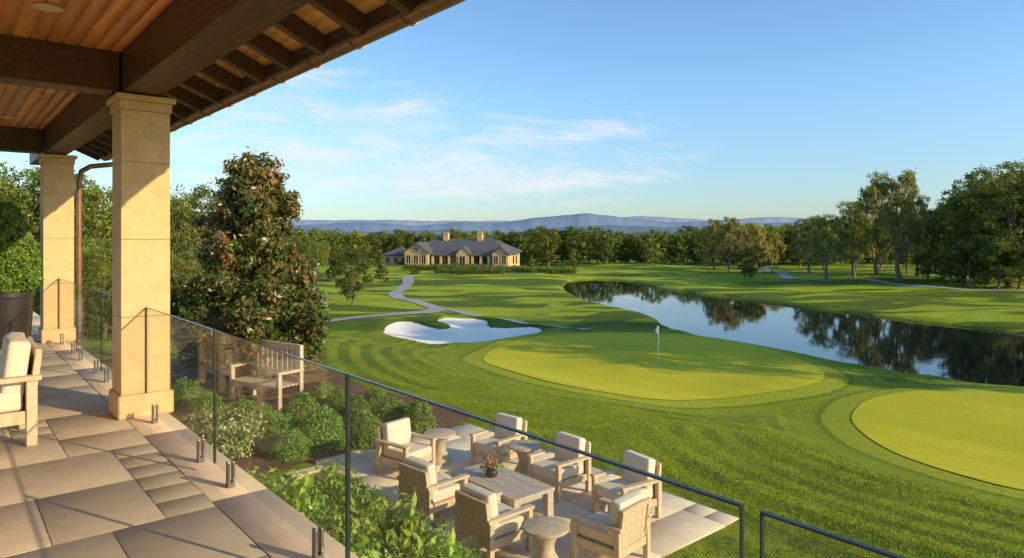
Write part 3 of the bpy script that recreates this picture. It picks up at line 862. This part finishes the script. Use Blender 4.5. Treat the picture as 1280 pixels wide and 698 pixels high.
# eave sheathing
V = []; Fq = []; T = []
x = 1.66; ez = lambda q: 3.74-(q-1.66)*.45
while x < 2.50:
    for k in range(6):
        plank(x, x+.10, -3.2+k*3.14+Y0, -3.2+(k+1)*3.14-.003+Y0, ez, T, V, Fq)
    x += .10
P(arr_mesh('eave_boards', V, Fq, [M_shea], tint=T), 'eave_boards')
Rr = Matrix.Rotation(math.atan(.45), 3, 'Y')
rm = MB().box((0, 0, 0), (.96, .095, .15), rot=Rr, bevel=.005).mesh('rafter', M_dark)
u = -2.8
while u < 15.6:
    o = P(rm, 'rafter'); o.location = (2.05, u+Y0, ez(2.05)-.085); u += .68
P(bx((2.482, 6.2, 3.32), (.03, 18.9, .14)).mesh('fascia', M_dark), 'fascia')
b = MB()
GX, GZ, GR_ = 2.59, 3.315, .088
prof = [(math.cos(a)*GR_, math.sin(a)*GR_) for a in np.linspace(math.pi, 2*math.pi, 12)]
ins_ = [(math.cos(a)*(GR_-.009), math.sin(a)*(GR_-.009)) for a in np.linspace(2*math.pi, math.pi, 12)]
ring = prof+ins_
va = [b.bm.verts.new((GX+p_[0], -3.3+Y0, GZ+p_[1])) for p_ in ring]; vb = [b.bm.verts.new((GX+p_[0], 15.7+Y0, GZ+p_[1])) for p_ in ring]
n_ = len(ring)
for i in range(n_): b.bm.faces.new((va[i], va[(i+1) % n_], vb[(i+1) % n_], vb[i]))
for k in range(24):
    b.tube([(GX+q[0]*1.06, -3+k*.8+Y0, GZ+q[1]*1.06) for q in prof], .009, 5)
P(b.mesh('gutter', M_copper, True), 'gutter')
b = MB()
pts = [(2.56, -3.3, 3.40), (-5.2, -3.3, 6.9), (-5.2, 15.7, 6.9), (2.56, 15.7, 3.40)]
up = [(p_[0], p_[1]+Y0, p_[2]+.06) for p_ in pts]; dn = [(p_[0], p_[1]+Y0, p_[2]) for p_ in pts]
vu = [b.bm.verts.new(q) for q in up]; vd = [b.bm.verts.new(q) for q in dn]
b.bm.faces.new(vu); b.bm.faces.new(vd[::-1])
for i in range(4): b.bm.faces.new((vu[i], vd[i], vd[(i+1) % 4], vu[(i+1) % 4]))
P(b.mesh('roof_covering', M_roof), 'roof_covering')
P(MB().poly([(1.6, 15.6+Y0, 3.46), (-5.1, 15.6+Y0, 3.46), (-5.1, 15.6+Y0, 6.8), (1.6, 15.6+Y0, 3.78)]).mesh('gable_end', M_dark), 'gable_end')
P(MB().tube([(2.58, 13.75+Y0, 3.26), (2.57, 13.75+Y0, 3.10), (2.46, 13.75+Y0, 3.0), (2.05, 13.75+Y0, 2.93), (1.92, 13.75+Y0, 2.84), (1.88, 13.75+Y0, 2.7), (1.88, 13.75+Y0, .05)], .045, 12).mesh('downspout', M_copper, True), 'downspout')
def at_ceiling(px, py):
    d = (3.44-EYE)/((HY-py)/FP); x = (px-CX)/FP*d
    return (x*CT+d*ST, -x*ST+d*CT)
for px, py in ((60, 8), (12, 146)):
    v, u = at_ceiling(px, py)
    P(MB().lathe([(.10, 3.425), (.10, 3.436), (.07, 3.436), (.065, 3.43)], 24, (v, u+Y0, 0)).mesh('recessed_light', M_trim, True), 'recessed_light')
setprops(pr, 'dark timber porch roof with cedar ceiling and gutter', 'roof')

# ------------------------------------------------------------------ glass railing
def panel(u0, u1):
    L = u1-u0
    e = empty('glass_railing_panel', loc(1.53, (u0+u1)/2), TH)
    add('glass_pane', MB().box((0, 0, .555), (.012, L-.012, .95)).mesh('glass_pane', M_glass), e)
    add('edge_trim', MB().box((0, 0, 1.034), (.014, L, .007)).box((0, -L/2+.002, .555), (.013, .005, .95)).box((0, L/2-.002, .555), (.013, .005, .95)).mesh('edge_trim', M_edge), e)
    for s_ in (-1, 1):
        y = s_*(L/2-.33)
        add('spigot', MB().box((-.0165, y, .092), (.016, .042, .17), bevel=.004, seg=2).box((.0165, y, .092), (.016, .042, .17), bevel=.004, seg=2).box((0, y, .022), (.049, .044, .04), bevel=.004).mesh('spigot', M_metal), e)
    setprops(e, 'frameless clear glass railing panel on steel spigots', 'railing', 'glass railing panels along the terrace edge')
for a_, b2 in ((-1.25, .875), (.925, 3.04), (3.06, 5.11), (5.13, 7.20), (7.65, 9.5), (9.52, 11.37), (11.39, 13.22), (13.67, 15.4)):
    panel(a_, b2)

# ------------------------------------------------------------------ furniture
CP = {}
CP['leg'] = [(MB().box((sx_*.345, y, h/2), (.08, .08, h), bevel=.006).mesh('leg', M_teak)) for sx_ in (-1, 1) for y, h in ((.35, .565), (-.36, .565))]
CP['arm'] = [MB().box((sx_*.345, -.01, .586), (.105, .84, .042), bevel=.008, seg=2).mesh('arm_rest', M_teak) for sx_ in (-1, 1)]
CP['frame'] = [MB().box((0, .35, .25), (.61, .04, .11), bevel=.004).box((0, -.36, .25), (.61, .04, .11), bevel=.004).box((-.345, 0, .25), (.04, .63, .11), bevel=.004).box((.345, 0, .25), (.04, .63, .11), bevel=.004).box((0, 0, .285), (.64, .66, .02)).mesh('seat_frame', M_teak)]
Rb = Matrix.Rotation(math.radians(7), 3, 'X')
b = MB()
b.box((0, -.378, .56), (.58, .022, .42), rot=Rb, bevel=.003)
b.box((0, -.410, .795), (.68, .05, .07), rot=Rb, bevel=.006).box((0, -.352, .34), (.66, .04, .06), rot=Rb, bevel=.004)
b.box((-.31, -.385, .56), (.07, .05, .48), rot=Rb, bevel=.004).box((.31, -.385, .56), (.07, .05, .48), rot=Rb, bevel=.004)
CP['back'] = [b.mesh('backrest', M_teak)]
CP['seat'] = [MB().box((0, .035, .385), (.61, .68, .17), bevel=.04, seg=4).mesh('seat_cushion', M_cush, True)]
CP['bc'] = [MB().box((0, -.255, .655), (.60, .17, .50), rot=Rb, bevel=.05, seg=4).mesh('back_cushion', M_cush, True)]
CN = {'leg': 'leg', 'arm': 'arm_rest', 'frame': 'seat_frame', 'back': 'backrest', 'seat': 'seat_cushion', 'bc': 'back_cushion'}
def chair(v, u, z, face, label, group=None, s=1.0):
    """face: direction angle in the V,U frame, degrees (0 = +V, 90 = +U)"""
    e = empty('garden_armchair', loc(v, u, z), TH+math.radians(face-90), s)
    for k_, ms in CP.items():
        for m_ in ms: add(CN[k_], m_, e)
    setprops(e, label, 'armchair', group)
PZ = ZN+.043
G_ = 'armchairs round the patio table'
LB = 'weathered teak armchair with cream cushions on the patio'
for v, u, f in [(5.58, 9.15, -78), (6.86, 8.45, 186), (6.84, 7.05, 180), (6.90, 5.86, 172), (4.98, 6.22, 2), (5.0, 7.52, 6), (5.85, 5.2, 97)]:
    chair(v, u, PZ, f, LB, G_, .83)
chair(.26, 7.12, .002, 180, 'weathered teak armchair with cream cushions on the terrace', None, .94)
chair(.36, 8.15, .002, 176, 'weathered teak armchair with cream cushions beyond another', None, .84)
def drum(v, u, lab='round pale wooden side table on an hourglass pedestal'):
    e = empty('side_table', loc(v, u, PZ), 0, .94)
    add('table_top', MB().lathe([(.255, .475), (.275, .485), (.275, .515), (.26, .522)], 32).mesh('table_top', M_drum, True), e)
    add('pedestal', MB().lathe([(.205, 0), (.21, .03), (.175, .10), (.115, .20), (.098, .27), (.115, .35), (.165, .43), (.20, .475)], 32).mesh('pedestal', M_drum, True), e)
    setprops(e, lab, 'side table', 'side tables between the armchairs')
drum(6.2, 9.15); drum(6.82, 7.78); drum(5.08, 5.45)
e = empty('coffee_table', loc(5.72, 7.0, PZ), TH, .95)
b = MB()
for i in range(4): b.box((-.27+i*.18, 0, .425), (.177, 1.42, .05), bevel=.003)
add('table_top', b.mesh('table_top', M_table), e)
add('apron', MB().box((0, .60, .36), (.52, .04, .08)).box((0, -.60, .36), (.52, .04, .08)).box((.3, 0, .36), (.04, 1.1, .08)).box((-.3, 0, .36), (.04, 1.1, .08)).mesh('apron', M_table), e)
for a_ in (-1, 1):
    for b2 in (-1, 1): add('leg', MB().box((a_*.295, b2*.64, .2), (.11, .11, .40), bevel=.005).mesh('leg', M_table), e)
setprops(e, 'low greyed teak coffee table on the patio', 'coffee table')
q = loc(5.68, 7.15, PZ+.428)
e = empty('flower_bowl', q)
add('bowl', MB().lathe([(.05, 0), (.08, .03), (.085, .08), (.065, .11), (.055, .12)], 20).mesh('bowl', M_pot, True), e)
rs = np.random.default_rng(8)
C = rs.normal(0, .05, (150, 3))*[1, 1, .7]+[0, 0, .18]
Vv, Ff = leaf_arrays(C, np.tile([0, 0, 1.0], (150, 1)), .04, rs, .4, .7)
add('flowers', arr_mesh('flowers', Vv, Ff, [M_redfl]), e)
C = rs.normal(0, .06, (160, 3))*[1, 1, .6]+[0, 0, .14]
Vv, Ff = leaf_arrays(C, np.tile([0, 0, 1.0], (160, 1)), .05, rs, .4, .5)
add('leaves', arr_mesh('bowl_leaves', Vv, Ff, [L_shrub], tint=np.repeat(rs.random(160), 4)), e)
setprops(e, 'small dark bowl of muted pink flowers on the coffee table', 'flower bowl')

# garden bench
bx_, by_ = survey(332, 506)
e = empty('garden_bench', (bx_, by_, hz(bx_, by_)+.03), math.radians(-34), (1.0, .92, 1.06))
for sx_ in (-.82, .82):
    add('leg', MB().box((sx_, -.3, .36), (.10, .10, .72), bevel=.006).mesh('leg', M_teak), e)
    add('leg', MB().box((sx_, .3, .62), (.10, .10, 1.24), bevel=.006).mesh('leg', M_teak), e)
    add('arm_rest', MB().box((sx_, 0, .735), (.12, .72, .05), bevel=.006).mesh('arm_rest', M_teak), e)
b = MB()
for i in range(5): b.box((0, -.28+i*.13, .45), (1.6, .11, .03), bevel=.004)
b.box((0, -.3, .39), (1.58, .04, .11))
add('seat', b.mesh('seat', M_teak), e)
b = MB(); b.box((0, .3, 1.18), (1.58, .055, .13), bevel=.005).box((0, .3, .62), (1.58, .055, .10), bevel=.005)
for i in range(9): b.box((-.7+i*.175, .3, .90), (.09, .025, .48))
add('backrest', b.mesh('backrest', M_teak), e)
setprops(e, 'tall slatted teak garden bench in the mulch bed', 'bench')

# potted topiary
q = loc(.85, 13.2, .002)
e = empty('potted_topiary', q)
add('pot', MB().lathe([(.29, 0), (.30, .04), (.345, .76), (.365, .78), (.365, .86), (.32, .86), (.31, .78)], 32).mesh('pot', M_pot, True), e)
rs = np.random.default_rng(77)
n = 21000; h = rs.random(n)**1.1; a = rs.uniform(0, 6.283, n)
rad = (.44*np.clip(1-h**1.35, 0, 1)**.6+.03)*(.80+.24*rs.random(n))*(1+.05*np.sin(a*5+h*14)+.04*np.sin(a*9-h*23)); rad *= np.clip(.66+h*3, 0, 1)
C = np.stack([np.cos(a)*rad, np.sin(a)*rad, .88+h*1.36], -1); O = np.stack([np.cos(a), np.sin(a), np.full(n, .4)], -1)
Vv, Ff = leaf_arrays(C, O, .048, rs, .6, .6)
add('foliage', arr_mesh('topiary_foliage', Vv, Ff, [L_box], tint=np.repeat(np.clip(rs.normal(.5, .24, n), 0, 1), 4)), e)
add('trunk', MB().tube([(0, 0, .6), (0, 0, 1.9)], [.04, .02], 8).mesh('topiary_trunk', M_bark), e)
add('core', MB().lathe([(.24, .88), (.29, 1.1), (.25, 1.5), (.15, 1.85), (.04, 2.1)], 20).mesh('topiary_core', mat_basic('shaded_twigs', (.02, .035, .01), .9, .3, 20, .3)), e)  # solid dark core, its colour painting the shade inside the foliage
setprops(e, 'conical clipped green topiary in a dark planter', 'potted plant')

# flagstick
fx, fy = survey(823, 457); fz = hz(fx, fy)+.02
e = empty('flagstick', (fx, fy, fz))
add('pole', MB().tube([(0, 0, -.05), (0, 0, 1.68)], .018, 8).mesh('pole', M_white), e)
b = MB(); nx_ = 8
rows = [[b.bm.verts.new((-.02-.02*j+ .05*math.sin(i*1.1), -.01-.03*math.sin(j), 1.66-.05*i*1.1)) for j in range(6)] for i in range(nx_)]
for i in range(nx_-1):
    for j in range(5): b.bm.faces.new((rows[i][j], rows[i][j+1], rows[i+1][j+1], rows[i+1][j]))
add('flag', b.mesh('flag', M_white, True), e)
add('cup', MB().lathe([(.06, .004), (.06, .008)], 16).mesh('cup', M_edge), e)
setprops(e, 'white flagstick with drooping white flag on the green', 'golf flag')

# ------------------------------------------------------------------ distant clubhouse
hx, hy = bear(568, 150); zc = -4.8
CHM = empty('clubhouse', (hx, hy, zc), math.radians(-14), (.98, .95, 1.0))
def C_(m_, n_, par=None): return add(n_, m_, par or CHM)
Wd, Dp, Ez, Rz = 24.0, 11.0, 3.3, 6.2
C_(MB().box((0.5, Dp/2, Ez/2), (Wd, Dp, Ez)).mesh('wall', M_wallfar), 'wall')
def hip(x0, x1, y0, y1, ze, zr, inset, ov=.7):
    x0 -= ov; x1 += ov; y0 -= ov; y1 += ov; ym = (y0+y1)/2
    b = MB(); bm = b.bm
    A = [bm.verts.new(p) for p in ((x0, y0, ze), (x1, y0, ze), (x1, y1, ze), (x0, y1, ze))]
    Bb = [bm.verts.new(p) for p in ((x0, y0, ze-.22), (x1, y0, ze-.22), (x1, y1, ze-.22), (x0, y1, ze-.22))]
    r0 = bm.verts.new((x0+inset, ym, zr)); r1 = bm.verts.new((x1-inset, ym, zr))
    bm.faces.new((A[0], A[1], r1, r0)); bm.faces.new((A[2], A[3], r0, r1)); bm.faces.new((A[1], A[2], r1)); bm.faces.new((A[3], A[0], r0))
    for i in range(4): bm.faces.new((A[i], Bb[i], Bb[(i+1) % 4], A[(i+1) % 4]))
    bm.faces.new(Bb[::-1])
    return b
R_ = C_(hip(-Wd/2+.5, Wd/2+.5, 0, Dp, Ez+.1, Rz, 5.6).mesh('roof', M_roof), 'roof')
# projecting wing with a stone gable
def gable(xa, xb, ya, yb, ze, zr, wf):
    xm = (xa+xb)/2
    b = MB(); b.box((xm, (wf+yb)/2, ze/2), (xb-xa-.8, yb-wf, ze)); bm = b.bm
    f = [bm.verts.new(p) for p in ((xa+.4, wf, ze), (xb-.4, wf, ze), (xm, wf, zr-.25))]
    k_ = [bm.verts.new(p) for p in ((xa+.4, wf+.4, ze), (xb-.4, wf+.4, ze), (xm, wf+.4, zr-.25))]
    bm.faces.new(f); bm.faces.new(k_[::-1])
    C_(b.mesh('gable_wall', M_wallfar), 'wall')
    b = MB(); bm = b.bm
    A = [bm.verts.new(p) for p in ((xa, ya, ze-.05), (xm, ya, zr), (xb, ya, ze-.05), (xa, yb, ze-.05), (xm, yb, zr), (xb, yb, ze-.05))]
    B = [bm.verts.new(p) for p in ((xa, ya, ze-.25), (xm, ya, zr-.22), (xb, ya, ze-.25), (xa, yb, ze-.25), (xm, yb, zr-.22), (xb, yb, ze-.25))]
    bm.faces.new((A[0], A[1], A[4], A[3])); bm.faces.new((A[1], A[2], A[5], A[4]))
    bm.faces.new((B[0], B[1], B[4], B[3])); bm.faces.new((B[1], B[2], B[5], B[4]))
    bm.faces.new((A[0], A[1], B[1], B[0])); bm.faces.new((A[1], A[2], B[2], B[1])); bm.faces.new((A[0], A[3], B[3], B[0])); bm.faces.new((A[2], A[5], B[5], B[2]))
    C_(b.mesh('gable_roof', M_roof), 'roof')
gable(-11.0, -4.6, -4.0, 5.4, 3.2, 5.5, -3.5)
gable(9.2, 13.6, -3.6, 5.4, 3.0, 4.7, -3.2)
gable(1.0, 4.6, -3.1, 5.4, 3.0, 4.5, -2.95)
# lower wing on the far side of the gable
C_(MB().box((-14.2, 3.4, 1.25), (6.4, 6.4, 2.5)).mesh('low_wing_wall', M_wallfar), 'wall')
C_(hip(-17.4, -11.2, .2, 6.6, 2.6, 4.3, 3.4, .45).mesh('low_wing_roof', M_roof), 'roof')
# lean-to porch roof along the front
b = MB(); bm = b.bm
for x0_, x1_ in ((-4.7, 1.2), (4.4, 9.3)):
    q = [bm.verts.new(p) for p in ((x0_, -2.9, 2.70), (x1_, -2.9, 2.70), (x1_, -.72, 3.30), (x0_, -.72, 3.30))]
    q2 = [bm.verts.new(p) for p in ((x0_, -2.9, 2.55), (x1_, -2.9, 2.55), (x1_, -.72, 3.15), (x0_, -.72, 3.15))]
    bm.faces.new(q); bm.faces.new(q2[::-1])
    for i in range(4): bm.faces.new((q[i], q2[i], q2[(i+1) % 4], q[(i+1) % 4]))
C_(b.mesh('porch_roof_slope', M_roof), 'roof')
for cx_, cy_, ch_ in ((-3.6, 4.9, 6.3), (4.6, 4.9, 6.3)):
    C_(MB().box((cx_, cy_, ch_), (1.2, 1.0, 2.0)).box((cx_, cy_, ch_+1.08), (1.45, 1.25, .18)).box((cx_-.3, cy_, ch_+1.32), (.35, .4, .3)).box((cx_+.3, cy_, ch_+1.32), (.35, .4, .3)).mesh('chimney', M_wallfar), 'chimney', R_)
def window(cx_, cy_, cz_, w_, h_, door=False):
    o = C_(MB().box((cx_, cy_-.03, cz_), (w_, .05, h_)).mesh('pane', M_win), 'door' if door else 'window')
    b = MB(); y = cy_-.09
    b.box((cx_-w_/2, y, cz_), (.12, .1, h_+.12)).box((cx_+w_/2, y, cz_), (.12, .1, h_+.12)).box((cx_, y, cz_+h_/2), (w_-.13, .1, .12)).box((cx_, y, cz_-h_/2), (w_-.13, .1, .12)).box((cx_, y, cz_), (.06, .08, h_-.14))
    C_(b.mesh('frame', M_trim), 'frame', o)
for x_ in (-9.6, -7.8, -6.0): window(x_, -3.52, 1.7, 1.1, 1.9)
window(-7.8, -3.52, 3.9, .8, .9)
for x_ in (10.5, 12.3): window(x_, -3.22, 1.7, 1.0, 1.8)
for x_ in (-16.2, -14.2, -12.4): window(x_, .18, 1.4, 1.0, 1.3)
window(2.8, -2.97, 1.35, 1.4, 2.3, True)
for i, x_ in enumerate((-3.6, -1.4, 5.4, 7.4)): window(x_, -.02, 1.35, 1.25, 2.2)
for x_ in (-4.2, -2.3, -.4, 5.0, 6.9, 8.7):
    C_(MB().box((x_, -2.6, 1.30), (.45, .40, 2.52)).mesh('porch_column', M_trim), 'porch_column')
C_(MB().box((-1.3, -1.9, .06), (29, 5.2, .18)).mesh('plinth', M_wallfar), 'plinth')
for y_ in (1.8, 4.6):
    o = C_(MB().box((Wd/2+1.23, y_, 1.6), (.05, 1.2, 1.7)).mesh('pane', M_win), 'window')
setprops(CHM, 'long stone clubhouse with gabled grey roofs and chimneys', 'clubhouse')

def hedge(x, y, L, Wt, H, rz, label):
    rs = np.random.default_rng(int(L*10)); n = int(L*Wt*260)
    C = rs.uniform(-.5, .5, (n, 3))*[L, Wt, H]+[0, 0, H/2]
    Vv, Ff = leaf_arrays(C, np.tile([0, 0, .5], (n, 1)), .22, rs, .4, .6)
    o = add('clipped_hedge', arr_mesh('clipped_hedge', Vv, Ff, [L_far], tint=np.repeat(np.clip(rs.normal(.4, .2, n), 0, 1), 4)), location=(x, y, hz(x, y)), rotz=rz)
    setprops(o, label, 'hedge', 'hedges in front of the clubhouse')
for px, py, L in ((520, 334, 9), (575, 335, 12), (625, 335.5, 12), (660, 336.5, 9), (560, 338.5, 16), (610, 339.5, 14), (650, 341, 12), (672, 338.5, 9), (690, 342, 9), (590, 343.5, 12)):
    x, y = survey(px, py); hedge(x, y, L, 1.2, .9, math.radians(-12), 'long clipped green hedge before the clubhouse')
for i, px in enumerate(np.linspace(500, 700, 22)):
    x, y = survey(px, 333+4*(i % 3)+(px-500)*.015)
    e = empty('rounded_shrub', (x, y, hz(x, y)), i, (1.8, 1.8, 1.2)); add('foliage', SLD, e); setprops(e, 'rounded dark shrub on the clubhouse lawn', 'shrub', 'shrubs on the clubhouse lawn')
# pavilion
x, y = survey(734, 330)
e = empty('garden_pavilion', (x, y, hz(x, y)), 0, .6)
for a_ in (-1.5, 1.5):
    for b2 in (-1.5, 1.5): add('post', MB().box((a_, b2, 1.1), (.16, .16, 2.2)).mesh('post', M_trim), e)
add('roof', hip(-1.6, 1.6, -1.6, 1.6, 2.3, 3.5, 1.9, .3).mesh('pavilion_roof', M_trim), e)
setprops(e, 'small open garden pavilion with a pale roof', 'pavilion')

# ------------------------------------------------------------------ sky and sun
SUN = Vector((.90, -.44, 0)).normalized(); EL = math.radians(21)
S = Vector((SUN.x*math.cos(EL), SUN.y*math.cos(EL), math.sin(EL)))
ld = bpy.data.lights.new('sun', 'SUN'); ld.energy = 5.0; ld.angle = math.radians(.5); ld.color = (1.0, .79, .46)
lo = bpy.data.objects.new('sun', ld); COL.objects.link(lo); lo.rotation_euler = S.to_track_quat('Z', 'Y').to_euler(); lo.location = (20, -10, 30)
W = bpy.data.worlds.new('World'); SC.world = W; W.use_nodes = True
g = NG(W.node_tree); bg = g.n['Background']
sky = g.node('ShaderNodeTexSky', sky_type='NISHITA'); sky.sun_disc = False
sky.sun_elevation = EL; sky.sun_rotation = math.atan2(SUN.x, SUN.y); sky.air_density = 1.0; sky.dust_density = .5; sky.ozone_density = 2.5
tc = g.node('ShaderNodeTexCoord').outputs['Generated']
sx = g.node('ShaderNodeSeparateXYZ'); g.put(sx.inputs[0], tc)
x_, y_, z_ = sx.outputs
zz = g.math('MAXIMUM', z_, .02)
cb = g.node('ShaderNodeCombineXYZ'); g.put(cb.inputs[0], x_); g.put(cb.inputs[1], zz); g.put(cb.inputs[2], y_)
wv = g.noise(cb.outputs[0], 2.4, 2)
cb2 = g.node('ShaderNodeCombineXYZ'); g.put(cb2.inputs[0], x_); g.put(cb2.inputs[1], g.math('ADD', zz, g.math('MULTIPLY', wv, .13))); g.put(cb2.inputs[2], y_)
mp = g.mapping(cb2.outputs[0], (2.6, 14, 1.0), (0, 0, math.radians(8)), (.7, .3, 0))
n1 = g.noise(mp, 2.0, 9, .70, .3)
mp2 = g.mapping(cb2.outputs[0], (7, 38, 3), (0, 0, math.radians(-14)))
n2 = g.noise(mp2, 1.8, 8, .74, .4)
nz = g.math('ADD', g.math('MULTIPLY', n1, .58), g.math('MULTIPLY', n2, .42))
mk = g.math('MULTIPLY', g.rng(x_, -.64, -.36, 0, 1, True), g.rng(x_, .34, .06, 0, 1, True))
cz = g.math('SUBTRACT', z_, g.math('MULTIPLY', x_, -.10))
mk = g.math('MULTIPLY', mk, g.math('MULTIPLY', g.rng(z_, .02, .08, 0, 1, True), g.rng(cz, .245, .14, 0, 1, True)))
mk = g.math('MULTIPLY', mk, g.rng(y_, 0, .3))
th = g.math('ADD', nz, g.math('MULTIPLY', mk, .16))
cl = g.math('MULTIPLY', g.rng(th, .55, .80, 0, 1, True), g.rng(mk, 0, .35))
hzn = g.rng(z_, .0, .22, 0, 1, True)
gainc = g.mix(hzn, (.96, 1.08, 1.20), (1.25, 1.48, 1.62))
sk = g.mix(1.0, sky.outputs[0], gainc, 'MULTIPLY')
c = g.mix(g.math('MULTIPLY', cl, .82), sk, (6.4, 6.5, 6.7))
g.put(bg.inputs['Color'], c); bg.inputs['Strength'].default_value = .14

# ------------------------------------------------------------------ camera
cd = bpy.data.cameras.new('camera'); cd.lens = 24.0; cd.sensor_width = 36; cd.shift_y = -(349-HY)/1280
cd.clip_start = .05; cd.clip_end = 12000
co = bpy.data.objects.new('camera', cd); COL.objects.link(co); co.location = (0, 0, EYE); co.rotation_euler = (math.radians(90), 0, 0)
SC.camera = co
SC.view_settings.view_transform = 'Standard'; SC.view_settings.look = 'None'; SC.view_settings.exposure = 0
